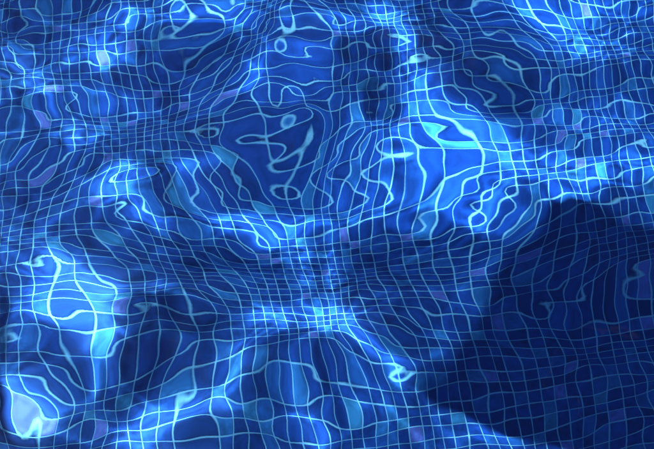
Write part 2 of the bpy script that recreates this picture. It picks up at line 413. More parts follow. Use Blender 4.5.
# ------------------------------------------------------------------ water surface
# The wave field is a pair of cubic B-spline height maps (metres, stored as small integers) over the
# stretch of water seen and an unseen stretch beside it, shaped to focus sunlight into the floor's bright patches,
# carried on by a sea of small crossing ripples over the rest of the pool.
# each row lists a first height and then the step from control point to control point
NEAR_MAP = [
    1101,175,205,-181,281,-156,311,-126,324,-107,305,-105,260,-119,177,-181,44,-289,-106,-404,-222,-477,-270,-480,-254,-419,-202,-334,-150,-250,-119,-174,-96,-98,-50,-12,24,49,62,71,76,38,21,0,-6,-5,-12,2,-10,8,-10,10,-8,-1,80,
    1517,-199,51,47,46,84,78,111,101,127,108,122,82,78,11,-12,-107,-146,-253,-286,-366,-371,-406,-379,-372,-324,-302,-250,-231,-184,-175,-133,-135,-83,-77,-9,10,76,83,93,54,35,3,0,-13,-2,-9,4,-4,6,-2,7,-5,15,-67,
    1102,211,20,20,88,47,124,76,146,92,150,93,128,63,60,-21,-68,-167,-240,-328,-369,-420,-412,-422,-369,-348,-286,-262,-210,-188,-157,-134,-129,-87,-75,-3,22,88,101,109,70,33,-1,-8,-17,-5,-10,3,-4,6,-3,7,-3,-4,55,
    1447,-224,90,16,89,58,126,89,153,110,165,120,148,90,75,5,-59,-159,-260,-348,-402,-447,-443,-444,-388,-356,-292,-264,-210,-186,-154,-129,-137,-94,-91,-7,16,105,134,125,62,12,-19,-18,-19,-2,-6,9,0,10,-1,9,-6,17,-66,
    987,216,19,31,96,64,142,97,169,110,176,126,172,117,112,45,-27,-143,-285,-381,-444,-490,-482,-487,-408,-367,-291,-264,-196,-179,-134,-113,-138,-90,-102,9,20,116,156,148,73,-5,-35,-27,-22,0,-3,12,0,11,-2,9,-3,-3,54,
    1296,-229,100,21,111,73,163,110,191,114,207,149,211,142,139,86,10,-116,-327,-416,-479,-519,-509,-527,-421,-377,-300,-279,-192,-193,-111,-91,-141,-89,-126,20,-17,116,205,146,26,-58,-52,-26,-11,15,8,23,5,17,0,11,-6,18,-68,
    781,215,30,39,123,90,198,136,231,100,200,134,228,172,184,150,77,-74,-384,-455,-505,-540,-519,-578,-435,-380,-314,-292,-178,-214,-77,-46,-142,-56,-134,62,13,56,125,106,43,-72,-62,-12,-1,31,13,29,6,18,-3,10,-5,-3,51,
    1038,-233,113,36,144,114,243,176,284,66,231,120,272,159,179,182,128,0,-495,-447,-478,-506,-475,-553,-430,-395,-348,-343,-172,-298,-39,-16,-120,-9,-102,6,-9,0,68,21,-99,-67,-46,35,23,59,26,41,8,22,-4,12,-11,18,-70,
    452,219,43,60,162,145,304,261,404,58,95,61,164,209,223,197,213,-49,-508,-404,-445,-451,-455,-377,-517,-359,-405,-357,-201,-258,-74,-74,18,-100,44,-39,-83,-30,-37,18,-66,-37,-91,47,20,68,21,40,0,17,-11,8,-12,-3,44,
    639,-223,125,66,189,195,361,365,488,50,58,77,112,127,205,136,169,-204,-260,-436,-417,-453,-411,-373,-337,-328,-379,-396,-195,-264,-18,-70,34,-148,-43,-87,-81,-9,-35,-89,-72,-51,-88,58,28,75,19,37,-7,12,-17,6,-20,16,-75,
    -29,235,50,96,204,246,409,492,639,36,-8,-43,112,163,168,189,68,-226,-322,-368,-412,-384,-392,-390,-448,-171,-346,-228,-199,-307,-50,-89,25,-119,30,-125,-53,-86,-36,-83,-71,-31,-60,57,22,56,-7,13,-30,-4,-31,-2,-24,-6,35,
    81,-213,127,98,232,296,532,476,499,271,39,11,18,168,111,27,100,-297,-360,-374,-347,-369,-365,-341,-383,-188,-254,-145,-142,-289,-77,-102,67,-89,60,-110,-109,-149,-129,-48,-120,-28,9,86,18,30,-39,-15,-54,-19,-43,-8,-32,10,-79,
    -673,245,36,110,196,284,446,559,623,314,265,106,92,89,51,-94,-93,-216,-422,-448,-396,-385,-355,-298,-304,-185,-129,-133,-56,-179,-72,-112,81,7,87,-3,-44,-77,-110,-54,-139,10,-11,23,-40,-49,-108,-67,-94,-43,-61,-17,-37,-11,25,
    -662,-188,97,97,166,273,372,611,585,445,442,62,64,126,19,-132,-163,-341,-413,-500,-444,-473,-383,-265,-224,-41,30,52,110,-116,-52,29,126,-73,198,-16,-24,-17,-55,-150,-68,-88,-10,-32,-158,-132,-178,-108,-122,-57,-71,-21,-43,5,-80,
    -1463,249,15,110,159,289,381,656,597,495,384,184,30,-28,-22,-118,-284,-318,-392,-508,-522,-443,-397,-337,-216,104,176,167,228,98,78,98,98,8,167,50,16,-106,-117,-105,-95,-53,22,-37,-278,-205,-247,-143,-147,-69,-80,-25,-43,-12,16,
    -1505,-198,89,93,182,311,453,639,543,475,372,174,31,-116,-74,-162,-118,-338,-451,-507,-493,-441,-349,-267,-229,116,313,286,266,230,154,140,128,90,11,86,-29,-42,-159,-196,-131,-117,-186,41,-257,-178,-227,-125,-134,-58,-73,-20,-44,6,-76,
    -2333,209,14,90,190,305,474,547,552,554,358,158,45,-108,-101,-207,-58,-277,-404,-399,-499,-396,-275,-252,-142,49,306,383,245,275,267,174,156,152,7,91,-71,-169,-201,-280,-305,-236,53,-132,-155,-179,-170,-95,-106,-43,-62,-15,-37,-6,13,
    -2416,-250,77,39,167,242,425,541,569,584,439,139,-11,-130,-138,-143,19,-182,-222,-326,-489,-326,-267,-198,-124,70,318,384,424,345,353,286,172,65,-23,-10,-70,-284,-285,-413,-389,-394,-238,-124,-92,-20,-66,-15,-57,-12,-44,-2,-33,11,-66,
    -3251,140,-6,13,156,219,475,567,572,533,341,301,204,-129,-132,-270,-105,-130,-50,-162,-198,-250,-182,-118,-4,177,367,459,429,357,317,219,137,19,-168,-135,-218,-320,-375,-438,-551,-303,-326,-214,-168,59,-28,35,-32,10,-31,5,-24,1,13,
    -3303,-333,57,-42,147,181,530,604,564,574,294,397,125,20,-98,-71,35,89,9,28,-92,-176,-196,-92,25,155,350,463,412,342,337,230,105,-41,-167,-136,-386,-565,-464,-465,-545,-412,-414,-103,-240,17,-45,34,-22,17,-21,11,-20,16,-53,
    -4089,70,-28,-62,141,173,580,642,605,528,371,304,304,144,-17,-16,238,81,127,152,188,32,-233,-15,78,218,336,384,372,357,243,162,12,-45,-222,-262,-510,-649,-612,-526,-606,-377,-424,-175,-192,-67,-65,-1,-24,12,-14,12,-12,6,16,
    -4039,-393,37,-100,132,163,591,568,573,525,513,402,359,186,230,68,324,352,20,280,226,39,154,-79,23,64,355,294,380,360,166,89,-69,-155,-266,-417,-479,-725,-611,-513,-667,-362,-437,-202,-119,-139,-93,-42,-31,3,-9,13,-7,16,-35,
    -4710,35,-48,-116,88,75,495,594,621,607,522,540,472,362,275,300,317,261,402,185,313,362,132,50,87,111,305,173,171,115,134,52,-58,-162,-365,-565,-670,-734,-670,-520,-603,-393,-432,-235,-147,-130,-99,-46,-24,6,0,16,1,9,21,
    -4505,-405,29,-121,101,95,498,609,597,623,634,501,492,454,328,383,290,551,408,403,509,314,321,150,-139,-51,149,-1,140,127,111,-29,-251,-208,-456,-612,-682,-726,-621,-611,-525,-389,-430,-275,-177,-154,-76,-45,-8,13,11,21,6,18,-19,
    -5019,59,-36,-79,135,181,561,519,549,488,493,465,521,427,547,429,499,601,528,537,613,296,392,-9,-244,-307,251,-141,92,87,77,65,-69,-219,-472,-730,-650,-666,-693,-629,-567,-512,-398,-324,-178,-200,-67,-26,16,33,26,30,12,15,23,
    -4655,-368,54,-70,152,191,539,494,469,475,453,538,450,500,492,447,439,678,598,725,590,563,340,154,-280,-348,-130,-78,-131,53,83,34,-98,-187,-425,-592,-638,-681,-707,-708,-577,-517,-417,-410,-153,-160,-112,-5,30,50,34,37,15,23,-11,
    -5025,100,-8,-38,148,151,548,492,505,358,314,277,396,347,415,538,659,744,727,804,825,532,368,234,-160,-536,-322,-119,-218,-20,82,178,16,-153,-334,-607,-587,-685,-719,-760,-715,-619,-429,-409,-224,-168,-12,49,62,70,41,43,16,21,16,
    -4563,-300,84,-6,167,206,488,547,379,231,178,230,231,288,445,568,674,839,778,901,869,569,280,304,82,-562,-536,-211,-519,-79,99,128,197,-136,-246,-569,-478,-576,-772,-715,-636,-661,-523,-403,-198,-173,-39,61,55,68,33,43,10,28,-13,
    -4874,195,26,57,187,249,380,356,340,128,138,95,199,354,452,583,680,856,855,906,824,552,211,260,73,-423,-366,-294,-309,-201,-32,71,158,85,-166,-438,-367,-651,-799,-777,-697,-646,-559,-350,-253,-69,-57,19,16,52,17,43,5,27,4,
    -4379,-226,118,69,191,215,316,273,146,150,126,69,134,327,442,586,693,883,887,722,726,538,418,371,-243,-110,-363,-420,-203,-269,-195,119,130,118,73,-245,-444,-496,-716,-831,-757,-677,-583,-395,-251,-117,-17,65,-1,50,6,47,1,35,-19,
    -4713,246,50,96,189,203,259,171,45,102,95,144,284,413,517,504,709,751,766,784,644,508,379,435,-134,-143,-479,-399,-297,-213,-194,18,176,38,83,42,-305,-516,-651,-741,-806,-680,-580,-465,-280,-180,-56,62,8,70,18,63,5,41,-6,
    -4270,-210,131,76,178,173,239,181,159,78,191,227,341,388,381,533,609,717,746,644,535,374,410,383,63,-171,-473,-515,-282,-267,-193,-54,151,71,31,69,-58,-476,-494,-740,-808,-730,-584,-479,-303,-187,-63,50,21,104,42,86,12,53,-20,
    -4700,248,48,77,162,142,221,158,215,157,315,196,265,378,492,589,659,722,646,450,386,320,325,425,174,-194,-355,-588,-353,-284,-186,-71,28,104,-74,61,31,-206,-498,-667,-739,-760,-600,-544,-376,-266,-47,60,89,182,82,118,20,62,-12,
    -4328,-241,121,42,143,99,178,99,196,164,319,352,382,463,540,651,687,657,555,388,252,202,248,419,157,-133,-443,-530,-359,-328,-217,-64,-35,95,37,-63,155,-161,-409,-496,-727,-684,-603,-495,-459,-220,-121,46,66,231,90,134,17,70,-32,
    -4866,225,30,36,133,83,190,101,217,190,377,394,444,481,599,619,793,687,414,268,40,126,151,459,233,-159,-384,-529,-369,-319,-235,-99,-39,64,117,-102,46,10,-325,-492,-475,-542,-675,-438,-430,-235,-216,13,65,247,63,127,8,65,-29,
    -4535,-293,106,5,138,77,196,41,236,346,372,394,472,510,575,615,886,673,387,129,-42,56,-54,502,227,-94,-378,-586,-403,-331,-274,-106,-14,113,207,70,33,7,-290,-305,-391,-453,-571,-452,-441,-264,-224,-30,36,165,50,100,3,56,-35,
    -5139,188,4,0,133,111,302,283,150,247,389,405,491,525,601,649,806,707,374,135,-134,-48,-28,186,288,-138,-295,-496,-401,-338,-275,-141,-34,130,166,255,119,64,-327,-283,-285,-354,-501,-416,-406,-265,-232,-93,6,91,32,70,-2,41,-18,
    -4792,-347,78,-31,152,165,320,284,103,310,372,436,518,553,570,561,762,679,409,187,-142,-184,-92,-85,443,-165,-249,-410,-341,-310,-245,-143,-23,147,192,351,84,38,-265,-246,-202,-314,-422,-380,-373,-265,-230,-144,-38,45,6,45,-9,30,-24,
    -5343,131,-28,-62,91,102,513,482,114,282,350,421,524,579,472,589,645,762,411,165,-6,-371,-215,-238,347,-69,-213,-259,-253,-242,-197,-113,-26,120,154,264,73,24,-191,-190,-215,-259,-343,-321,-322,-247,-220,-136,-76,-3,-16,21,-15,17,-14,
    -4917,-360,65,-55,138,188,622,324,122,303,311,402,487,470,461,573,649,760,330,176,-12,-327,-283,-239,123,-7,-93,-195,-186,-185,-149,-83,-18,95,116,181,46,6,-144,-150,-198,-222,-287,-272,-282,-224,-206,-137,-98,-32,-36,1,-22,9,-22,
    -5317,150,5,10,195,264,463,302,277,282,310,362,370,398,473,580,569,623,322,168,-19,-233,-220,-207,20,-46,-59,-128,-125,-134,-109,-63,-22,54,61,102,14,-9,-116,-127,-182,-191,-240,-227,-239,-197,-184,-128,-105,-52,-50,-13,-28,0,-16,
    -4827,-288,102,24,196,210,421,349,357,235,270,348,285,426,421,531,505,509,301,165,9,-143,-156,-162,-36,-56,-43,-96,-91,-100,-82,-49,-23,28,27,52,-10,-24,-101,-112,-163,-168,-208,-196,-210,-176,-170,-123,-109,-62,-59,-24,-33,-5,-24,
    -5136,197,37,61,195,206,366,330,347,275,282,310,301,377,398,470,432,418,273,165,39,-69,-93,-114,-49,-66,-45,-76,-69,-77,-64,-45,-30,2,-4,13,-31,-38,-95,-104,-149,-149,-183,-170,-185,-156,-154,-115,-107,-66,-64,-30,-36,-10,-19,
    -4656,-230,118,60,184,197,325,311,336,279,282,301,301,364,370,418,382,362,253,166,65,-19,-52,-78,-49,-61,-44,-65,-59,-64,-55,-41,-33,-10,-19,-8,-42,-47,-93,-98,-138,-137,-167,-155,-170,-145,-145,-111,-106,-69,-67,-34,-39,-11,-27,
    -4962,225,51,78,184,187,299,281,324,286,297,298,308,343,349,379,343,319,236,165,83,14,-18,-52,-38,-58,-43,-60,-51,-58,-50,-41,-39,-23,-34,-24,-55,-53,-94,-94,-132,-127,-156,-141,-158,-132,-138,-103,-105,-67,-69,-34,-41,-13,-22,
    -4513,-199,98,95,151,203,255,291,293,299,281,312,296,346,327,360,314,303,220,172,89,41,-5,-28,-38,-45,-47,-51,-52,-51,-49,-41,-38,-30,-36,-36,-53,-63,-87,-99,-120,-129,-141,-144,-143,-135,-126,-111,-94,-77,-61,-45,-33,-22,-23,
    -5013,345,179,-53,314,41,387,132,401,201,384,238,365,280,358,304,325,249,243,135,136,17,56,-55,13,-80,-13,-77,-28,-62,-42,-41,-53,-22,-67,-17,-93,-30,-128,-55,-163,-77,-184,-85,-188,-76,-173,-53,-146,-21,-115,10,-89,29,-18]
SUN_FOCUS_MAP = [
    297,-113,-99,-98,-92,-88,-81,-73,-65,-54,-43,-31,-26,-21,-13,-27,-33,-28,-58,-57,-56,-73,-60,-58,-71,-62,-81,-76,-118,-111,-136,-157,-165,-171,-162,-150,-96,-49,59,88,171,231,226,249,263,255,288,280,306,356,324,480,430,645,631,742,765,777,726,684,600,532,459,390,324,271,213,154,98,38,-22,-81,-137,-190,-238,-278,-301,-307,-296,-261,-192,-132,-37,24,78,122,140,146,161,143,154,123,93,48,-14,-64,-137,-168,-254,-239,-316,-294,-304,-281,-261,-233,-208,-183,-160,-147,-106,
    169,-100,-103,-99,-97,-93,-88,-82,-75,-65,-54,-44,-33,-25,-26,-23,-29,-43,-45,-53,-60,-50,-48,-42,-36,-43,-47,-62,-70,-99,-120,-137,-155,-165,-170,-155,-126,-64,5,107,167,194,218,217,217,234,240,263,273,280,329,339,448,492,626,689,724,709,677,614,551,475,404,342,289,239,187,137,81,25,-31,-87,-142,-192,-236,-273,-302,-311,-294,-253,-196,-111,-26,59,121,151,160,164,168,183,179,167,133,86,34,-22,-67,-120,-154,-213,-228,-254,-252,-246,-228,-208,-187,-168,-151,-139,-143,
    55,-104,-103,-102,-101,-98,-96,-90,-85,-75,-66,-54,-44,-35,-27,-29,-34,-35,-48,-50,-51,-48,-27,-15,-14,-13,-23,-27,-55,-70,-98,-124,-142,-161,-170,-170,-140,-91,1,73,148,188,184,187,189,192,220,223,234,253,245,322,338,474,542,637,664,655,610,561,490,422,355,296,249,209,164,115,65,13,-40,-93,-145,-194,-236,-273,-299,-309,-292,-249,-181,-105,-1,86,150,181,183,181,196,203,214,198,170,128,76,32,-16,-43,-96,-120,-182,-195,-210,-206,-196,-182,-167,-153,-142,-135,-134,
    -58,-105,-105,-105,-105,-104,-102,-100,-94,-89,-78,-69,-50,-38,-44,-20,-26,-61,-27,-47,-64,-23,-14,2,28,7,7,-13,8,-60,-90,-98,-128,-154,-178,-177,-177,-118,-78,121,165,141,185,149,131,171,169,225,197,173,263,153,372,273,553,618,623,583,557,485,443,366,290,244,216,179,140,99,48,0,-48,-98,-149,-197,-231,-265,-300,-320,-293,-239,-191,-90,3,132,218,214,195,186,194,248,240,247,216,163,120,69,54,10,22,-98,-92,-153,-160,-169,-165,-158,-147,-139,-131,-128,-128,
    -166,-108,-107,-108,-108,-109,-110,-109,-107,-103,-96,-82,-101,-55,-39,-56,-34,-16,-34,-56,-64,-106,64,90,50,56,47,41,-5,-11,-35,-77,-99,-120,-159,-201,-185,-100,-75,-23,92,169,105,93,108,119,194,196,175,187,159,182,251,286,429,459,482,470,434,430,381,314,247,187,164,176,131,71,22,-7,-44,-96,-153,-204,-240,-249,-272,-308,-311,-176,-132,-127,20,163,263,239,200,178,263,242,271,238,216,188,148,110,106,118,174,204,-84,-80,-123,-133,-137,-136,-130,-125,-122,-119,-119,
    -270,-110,-110,-111,-112,-114,-116,-119,-121,-121,-119,-107,-115,-61,-44,-62,-36,-3,-33,-45,-79,-53,109,91,90,112,113,81,77,47,-7,-55,-100,-132,-177,-199,-193,-184,-89,-52,69,81,113,132,105,94,105,127,136,161,123,126,213,218,346,366,371,372,349,326,321,271,212,153,108,125,115,57,4,-25,-52,-97,-151,-204,-241,-245,-260,-294,-300,-148,-115,-110,17,195,284,255,214,199,284,257,285,249,233,215,182,161,181,220,259,324,77,-31,-77,-104,-114,-118,-116,-114,-111,-110,-110,
    -370,-112,-113,-113,-116,-118,-123,-128,-134,-142,-140,-137,-111,-63,-42,-52,-29,-11,-25,-39,-35,1,105,141,158,172,150,149,108,51,7,-42,-98,-149,-177,-208,-221,-212,-169,-51,38,102,124,116,90,60,46,60,68,124,127,84,160,153,255,304,295,285,281,251,241,228,176,123,71,58,87,46,-12,-45,-64,-102,-151,-203,-240,-245,-254,-283,-291,-138,-101,-98,26,212,302,269,229,216,299,275,301,267,261,246,218,216,260,301,363,424,154,35,-42,-77,-96,-101,-104,-103,-101,-101,-100,
    -466,-114,-115,-116,-119,-122,-128,-136,-146,-157,-173,-148,-109,-59,-45,-26,-25,-39,-15,4,-14,20,165,195,233,208,195,154,109,81,38,-27,-97,-166,-204,-207,-242,-246,-189,-123,77,95,136,133,98,46,-7,-25,42,47,40,103,121,110,158,230,241,223,205,198,168,171,144,93,45,9,38,30,-23,-65,-81,-108,-153,-201,-242,-248,-248,-276,-287,-133,-92,-86,34,225,316,281,240,234,314,290,320,287,288,277,256,281,332,384,449,513,225,72,-11,-57,-79,-89,-92,-92,-92,-91,-91,
    -558,-117,-116,-119,-121,-125,-131,-141,-153,-171,-179,-229,-59,-71,-29,-14,-14,-20,-1,25,4,114,171,257,244,242,218,201,169,113,45,-28,-97,-159,-211,-228,-236,-283,-268,-98,3,120,141,137,98,42,-18,-67,-23,17,16,31,72,59,108,149,157,168,143,135,126,106,105,67,19,-23,-15,10,-36,-83,-101,-116,-156,-203,-241,-253,-248,-270,-283,-138,-83,-79,44,236,322,291,253,250,326,308,334,305,318,307,298,346,402,462,540,615,241,109,5,-41,-66,-76,-82,-82,-82,-82,-82,
    -647,-118,-119,-120,-123,-126,-133,-141,-155,-168,-193,-181,-182,-66,15,6,-13,6,31,21,106,128,210,238,294,301,285,243,183,119,48,-25,-93,-157,-196,-235,-281,-315,-269,-155,2,97,171,147,95,32,-35,-95,-91,21,23,10,23,22,26,79,97,64,59,59,75,72,48,30,3,-33,-61,-27,-45,-98,-127,-130,-161,-200,-244,-258,-246,-270,-291,-139,-81,-66,56,233,331,299,257,269,344,315,351,323,338,333,358,418,475,532,601,670,311,108,24,-30,-53,-66,-71,-72,-73,-72,-72,
    -733,-121,-119,-122,-123,-127,-132,-139,-148,-160,-173,-179,-160,-79,-16,10,-1,63,65,82,118,148,187,280,338,347,305,252,191,122,48,-26,-93,-131,-162,-216,-279,-314,-299,-214,-52,94,183,164,97,25,-39,-80,-85,-38,12,29,-9,-30,-25,-27,16,49,16,-6,-16,-9,-26,-59,-38,-16,-39,-74,-86,-127,-149,-145,-161,-201,-228,-265,-283,-265,-275,-170,-71,-68,86,241,308,301,281,299,333,338,344,317,369,398,420,465,516,575,684,823,249,142,30,-15,-42,-55,-61,-62,-63,-63,-62,
    -818,-122,-121,-122,-124,-126,-129,-134,-137,-144,-143,-168,-184,-59,14,28,103,108,100,79,52,152,206,262,376,359,315,257,189,119,45,-21,-55,-88,-150,-212,-272,-291,-271,-319,-78,157,154,134,83,16,-48,-83,-18,35,47,14,-19,-25,-68,-111,-125,-73,-38,-58,-88,-78,-59,-81,-112,-78,-85,-114,-118,-156,-172,-185,-180,-164,-201,-247,-309,-325,-280,-168,-89,-32,110,220,304,288,276,342,360,352,341,339,399,412,458,516,581,654,743,793,330,148,53,-1,-29,-44,-50,-52,-53,-53,-53,
    -902,-122,-123,-123,-124,-125,-127,-126,-126,-118,-124,-69,-191,-11,12,139,173,159,125,76,9,31,183,239,364,361,313,252,187,115,54,22,-21,-84,-147,-209,-258,-260,-268,-316,-160,190,141,121,64,3,-51,5,82,73,50,18,-12,-51,-83,-134,-189,-201,-182,-134,-127,-133,-135,-121,-131,-132,-126,-138,-169,-183,-228,-242,-190,-163,-198,-253,-310,-350,-309,-203,-64,-44,163,242,279,326,307,341,337,359,326,403,437,464,507,549,610,679,761,808,363,191,74,18,-15,-31,-39,-43,-43,-43,-44,
    -984,-124,-124,-125,-124,-125,-123,-121,-112,-103,-73,-92,-31,-9,129,200,191,165,130,70,8,-46,89,215,314,351,303,249,180,128,95,44,-20,-83,-144,-203,-236,-231,-266,-300,-159,125,145,105,60,19,42,154,155,119,65,6,-49,-98,-135,-166,-215,-257,-244,-267,-238,-205,-212,-220,-145,-148,-181,-182,-169,-209,-234,-286,-270,-192,-210,-265,-322,-363,-283,-157,-80,3,151,237,300,330,328,324,356,360,373,376,475,498,513,569,629,704,784,833,428,221,104,37,0,-18,-28,-32,-33,-34,-34,
    -1066,-126,-126,-126,-125,-125,-122,-116,-106,-82,-60,10,-26,93,207,218,190,174,134,66,10,-76,59,136,226,325,293,234,196,163,107,41,-21,-82,-140,-195,-200,-213,-267,-223,-113,73,159,110,108,137,241,238,187,124,58,-6,-67,-122,-168,-213,-257,-309,-347,-351,-392,-372,-292,-288,-264,-182,-202,-236,-223,-222,-253,-284,-306,-257,-245,-285,-346,-310,-230,-129,-100,84,110,252,315,321,300,332,414,372,379,365,515,474,532,579,650,724,824,927,439,264,128,57,15,-6,-16,-22,-24,-24,-24,
    -1146,-129,-128,-128,-128,-127,-123,-115,-101,-77,-30,19,64,187,247,217,194,182,134,68,6,-64,70,161,115,183,261,244,207,164,104,37,-24,-81,-138,-168,-168,-210,-175,-109,-133,95,149,172,225,308,302,246,184,117,49,-18,-81,-139,-195,-250,-303,-351,-402,-435,-451,-508,-496,-374,-318,-289,-262,-250,-274,-283,-286,-288,-318,-286,-289,-303,-274,-217,-166,-153,-68,56,177,237,275,337,333,366,370,381,426,414,437,444,530,599,678,765,868,940,511,287,151,73,30,6,-6,-11,-14,-15,-15,
    -1226,-131,-131,-132,-130,-130,-126,-118,-104,-74,-29,57,141,257,260,215,196,189,135,84,-5,15,195,164,117,45,72,161,212,155,82,29,-26,-78,-126,-135,-148,-104,-54,-128,-38,166,173,252,338,344,303,248,181,109,38,-29,-95,-157,-218,-277,-338,-397,-450,-497,-526,-546,-611,-597,-425,-324,-333,-306,-308,-322,-344,-329,-325,-300,-256,-225,-213,-185,-168,-99,2,47,171,225,259,284,362,387,383,427,412,396,454,478,533,612,692,783,892,957,530,304,166,86,42,17,4,-2,-5,-5,-6,
    -1303,-135,-135,-135,-134,-134,-131,-124,-110,-83,-32,56,246,292,264,211,196,200,153,65,47,208,255,205,144,70,-23,-85,-16,115,83,17,-32,-78,-102,-92,-25,8,-69,-13,183,178,165,300,365,347,306,242,171,99,27,-42,-109,-174,-237,-301,-365,-431,-496,-549,-592,-617,-637,-700,-634,-440,-341,-346,-372,-368,-357,-342,-306,-263,-215,-178,-195,-154,-102,-79,27,64,118,196,259,290,377,396,422,421,402,407,399,442,547,616,704,796,938,1077,506,313,173,97,52,27,14,7,4,3,3,
    -1378,-138,-139,-139,-139,-140,-137,-132,-119,-95,-41,34,333,306,264,210,204,207,138,145,296,357,298,219,130,43,-29,-117,-211,-211,-42,-13,-33,-53,-37,38,66,0,61,206,206,186,169,325,373,346,296,231,160,88,15,-56,-123,-190,-255,-322,-388,-458,-528,-597,-648,-685,-703,-726,-743,-569,-417,-387,-372,-348,-348,-326,-271,-247,-185,-186,-150,-127,-115,-2,10,70,154,155,237,265,322,417,435,422,413,407,421,472,554,629,715,808,957,1034,512,314,181,106,61,36,23,16,12,12,11,
    -1448,-143,-143,-143,-145,-145,-144,-140,-129,-105,-55,42,339,302,269,212,213,231,301,407,415,352,281,199,115,26,-62,-140,-209,-301,-303,-136,-99,-26,51,99,64,149,247,233,221,198,167,345,373,336,285,218,147,74,2,-68,-138,-206,-272,-341,-409,-479,-553,-627,-698,-749,-770,-779,-783,-640,-485,-382,-376,-369,-325,-290,-295,-178,-173,-179,-116,-87,-63,13,36,64,111,136,184,237,328,412,441,432,407,411,399,462,566,623,710,805,954,1066,525,325,189,115,70,44,31,24,21,19,20,
    -1513,-147,-147,-148,-150,-151,-151,-147,-138,-114,-62,30,323,281,245,261,348,453,490,466,396,335,259,177,91,2,-84,-173,-253,-316,-373,-294,-136,-99,73,108,228,301,268,251,235,191,174,358,367,326,271,204,134,61,-12,-82,-152,-221,-290,-357,-427,-499,-572,-648,-724,-799,-847,-840,-805,-635,-482,-419,-393,-350,-309,-264,-183,-179,-162,-137,-114,-101,-41,32,39,50,116,113,154,209,249,446,448,419,414,419,437,505,561,632,708,794,897,990,537,333,199,122,77,53,38,32,28,28,27,
    -1570,-152,-151,-153,-155,-157,-157,-156,-144,-120,-63,12,323,227,303,430,544,554,515,466,404,326,241,155,67,-23,-112,-196,-281,-360,-417,-388,-207,-130,41,260,344,312,289,265,229,187,179,366,359,316,257,190,120,48,-25,-96,-167,-237,-305,-373,-443,-515,-588,-664,-742,-815,-891,-930,-807,-600,-474,-418,-375,-318,-251,-188,-196,-154,-141,-107,-111,-122,-18,58,45,41,66,108,126,162,301,362,412,431,400,376,509,503,570,628,703,784,877,925,541,335,204,127,84,59,45,39,36,35,35,
    -1619,-155,-156,-157,-160,-163,-165,-162,-152,-124,-64,37,157,331,475,586,607,572,536,477,400,317,231,141,50,-42,-133,-224,-308,-385,-453,-454,-299,-137,73,370,353,331,301,263,225,178,188,366,351,305,245,177,107,35,-38,-110,-182,-252,-320,-389,-457,-528,-601,-676,-752,-828,-891,-946,-836,-567,-456,-395,-307,-256,-198,-190,-162,-98,-86,-105,-95,-65,-64,23,42,25,35,55,128,150,272,328,387,381,409,387,480,540,561,624,688,765,843,904,515,330,202,131,87,65,52,45,43,43,42,
    -1657,-160,-159,-161,-165,-169,-171,-170,-162,-130,-77,78,144,405,584,644,629,598,550,479,399,312,221,130,37,-56,-147,-239,-326,-409,-476,-493,-378,-194,142,399,363,342,301,261,216,173,194,360,342,296,234,166,96,23,-50,-124,-197,-268,-335,-403,-470,-539,-610,-685,-759,-831,-894,-936,-780,-550,-406,-331,-252,-183,-179,-109,-105,-78,-63,-59,-46,-61,-64,-50,-1,-9,-2,58,84,121,237,252,366,369,379,422,458,496,563,613,681,752,836,876,493,316,198,130,90,69,58,52,50,49,50,
    -1684,-162,-163,-165,-169,-174,-178,-180,-170,-149,-80,-5,225,514,651,671,651,618,560,483,396,306,214,120,26,-66,-159,-250,-338,-420,-492,-537,-421,-206,109,407,366,345,298,256,209,170,199,347,333,288,225,157,86,13,-62,-137,-212,-283,-351,-416,-481,-548,-618,-689,-763,-828,-889,-900,-679,-461,-342,-241,-168,-154,-97,-82,-75,12,-18,-36,-31,-40,-58,-87,-52,-34,-33,-42,9,111,148,272,292,360,334,372,448,530,528,594,652,729,813,881,469,304,190,128,92,73,63,58,57,57,57,
    -1697,-165,-165,-168,-173,-178,-185,-187,-185,-159,-109,30,255,577,660,687,679,637,565,480,391,298,205,111,16,-76,-168,-259,-346,-429,-502,-555,-461,-190,0,396,365,344,294,250,204,171,201,327,324,280,218,151,78,4,-72,-149,-225,-299,-367,-429,-490,-555,-622,-693,-760,-819,-881,-771,-515,-384,-269,-137,-104,-61,-27,-8,24,18,56,53,17,-42,-92,-125,-134,-119,-102,-87,-83,41,145,180,257,288,324,364,383,473,535,567,637,707,797,847,457,288,183,125,93,77,68,66,64,64,64,
    -1696,-167,-166,-170,-175,-182,-189,-195,-194,-177,-113,6,385,509,672,725,702,639,560,472,382,288,195,101,8,-85,-177,-266,-353,-436,-509,-567,-432,-227,-127,344,369,336,289,246,202,175,198,306,312,272,213,145,73,-3,-80,-159,-236,-311,-381,-442,-499,-559,-625,-689,-754,-824,-785,-525,-402,-264,-150,-50,3,41,57,76,124,162,126,70,7,-53,-114,-168,-201,-233,-246,-186,-132,-59,74,123,168,247,271,320,403,408,463,548,613,691,780,834,439,276,175,123,95,81,75,72,72,72,72,
    -1680,-167,-167,-170,-176,-183,-193,-199,-201,-186,-130,3,437,484,669,737,700,634,552,462,372,278,184,92,-1,-93,-183,-273,-359,-441,-514,-572,-392,-243,-254,228,374,319,287,240,206,176,197,287,295,263,208,140,68,-7,-86,-165,-243,-319,-388,-449,-506,-563,-624,-693,-755,-727,-518,-374,-274,-122,-12,76,128,169,154,172,186,149,102,48,-10,-69,-130,-184,-228,-255,-297,-305,-252,-162,-22,65,109,153,281,293,317,381,423,468,550,648,765,838,420,260,169,122,98,87,81,81,80,80,81,
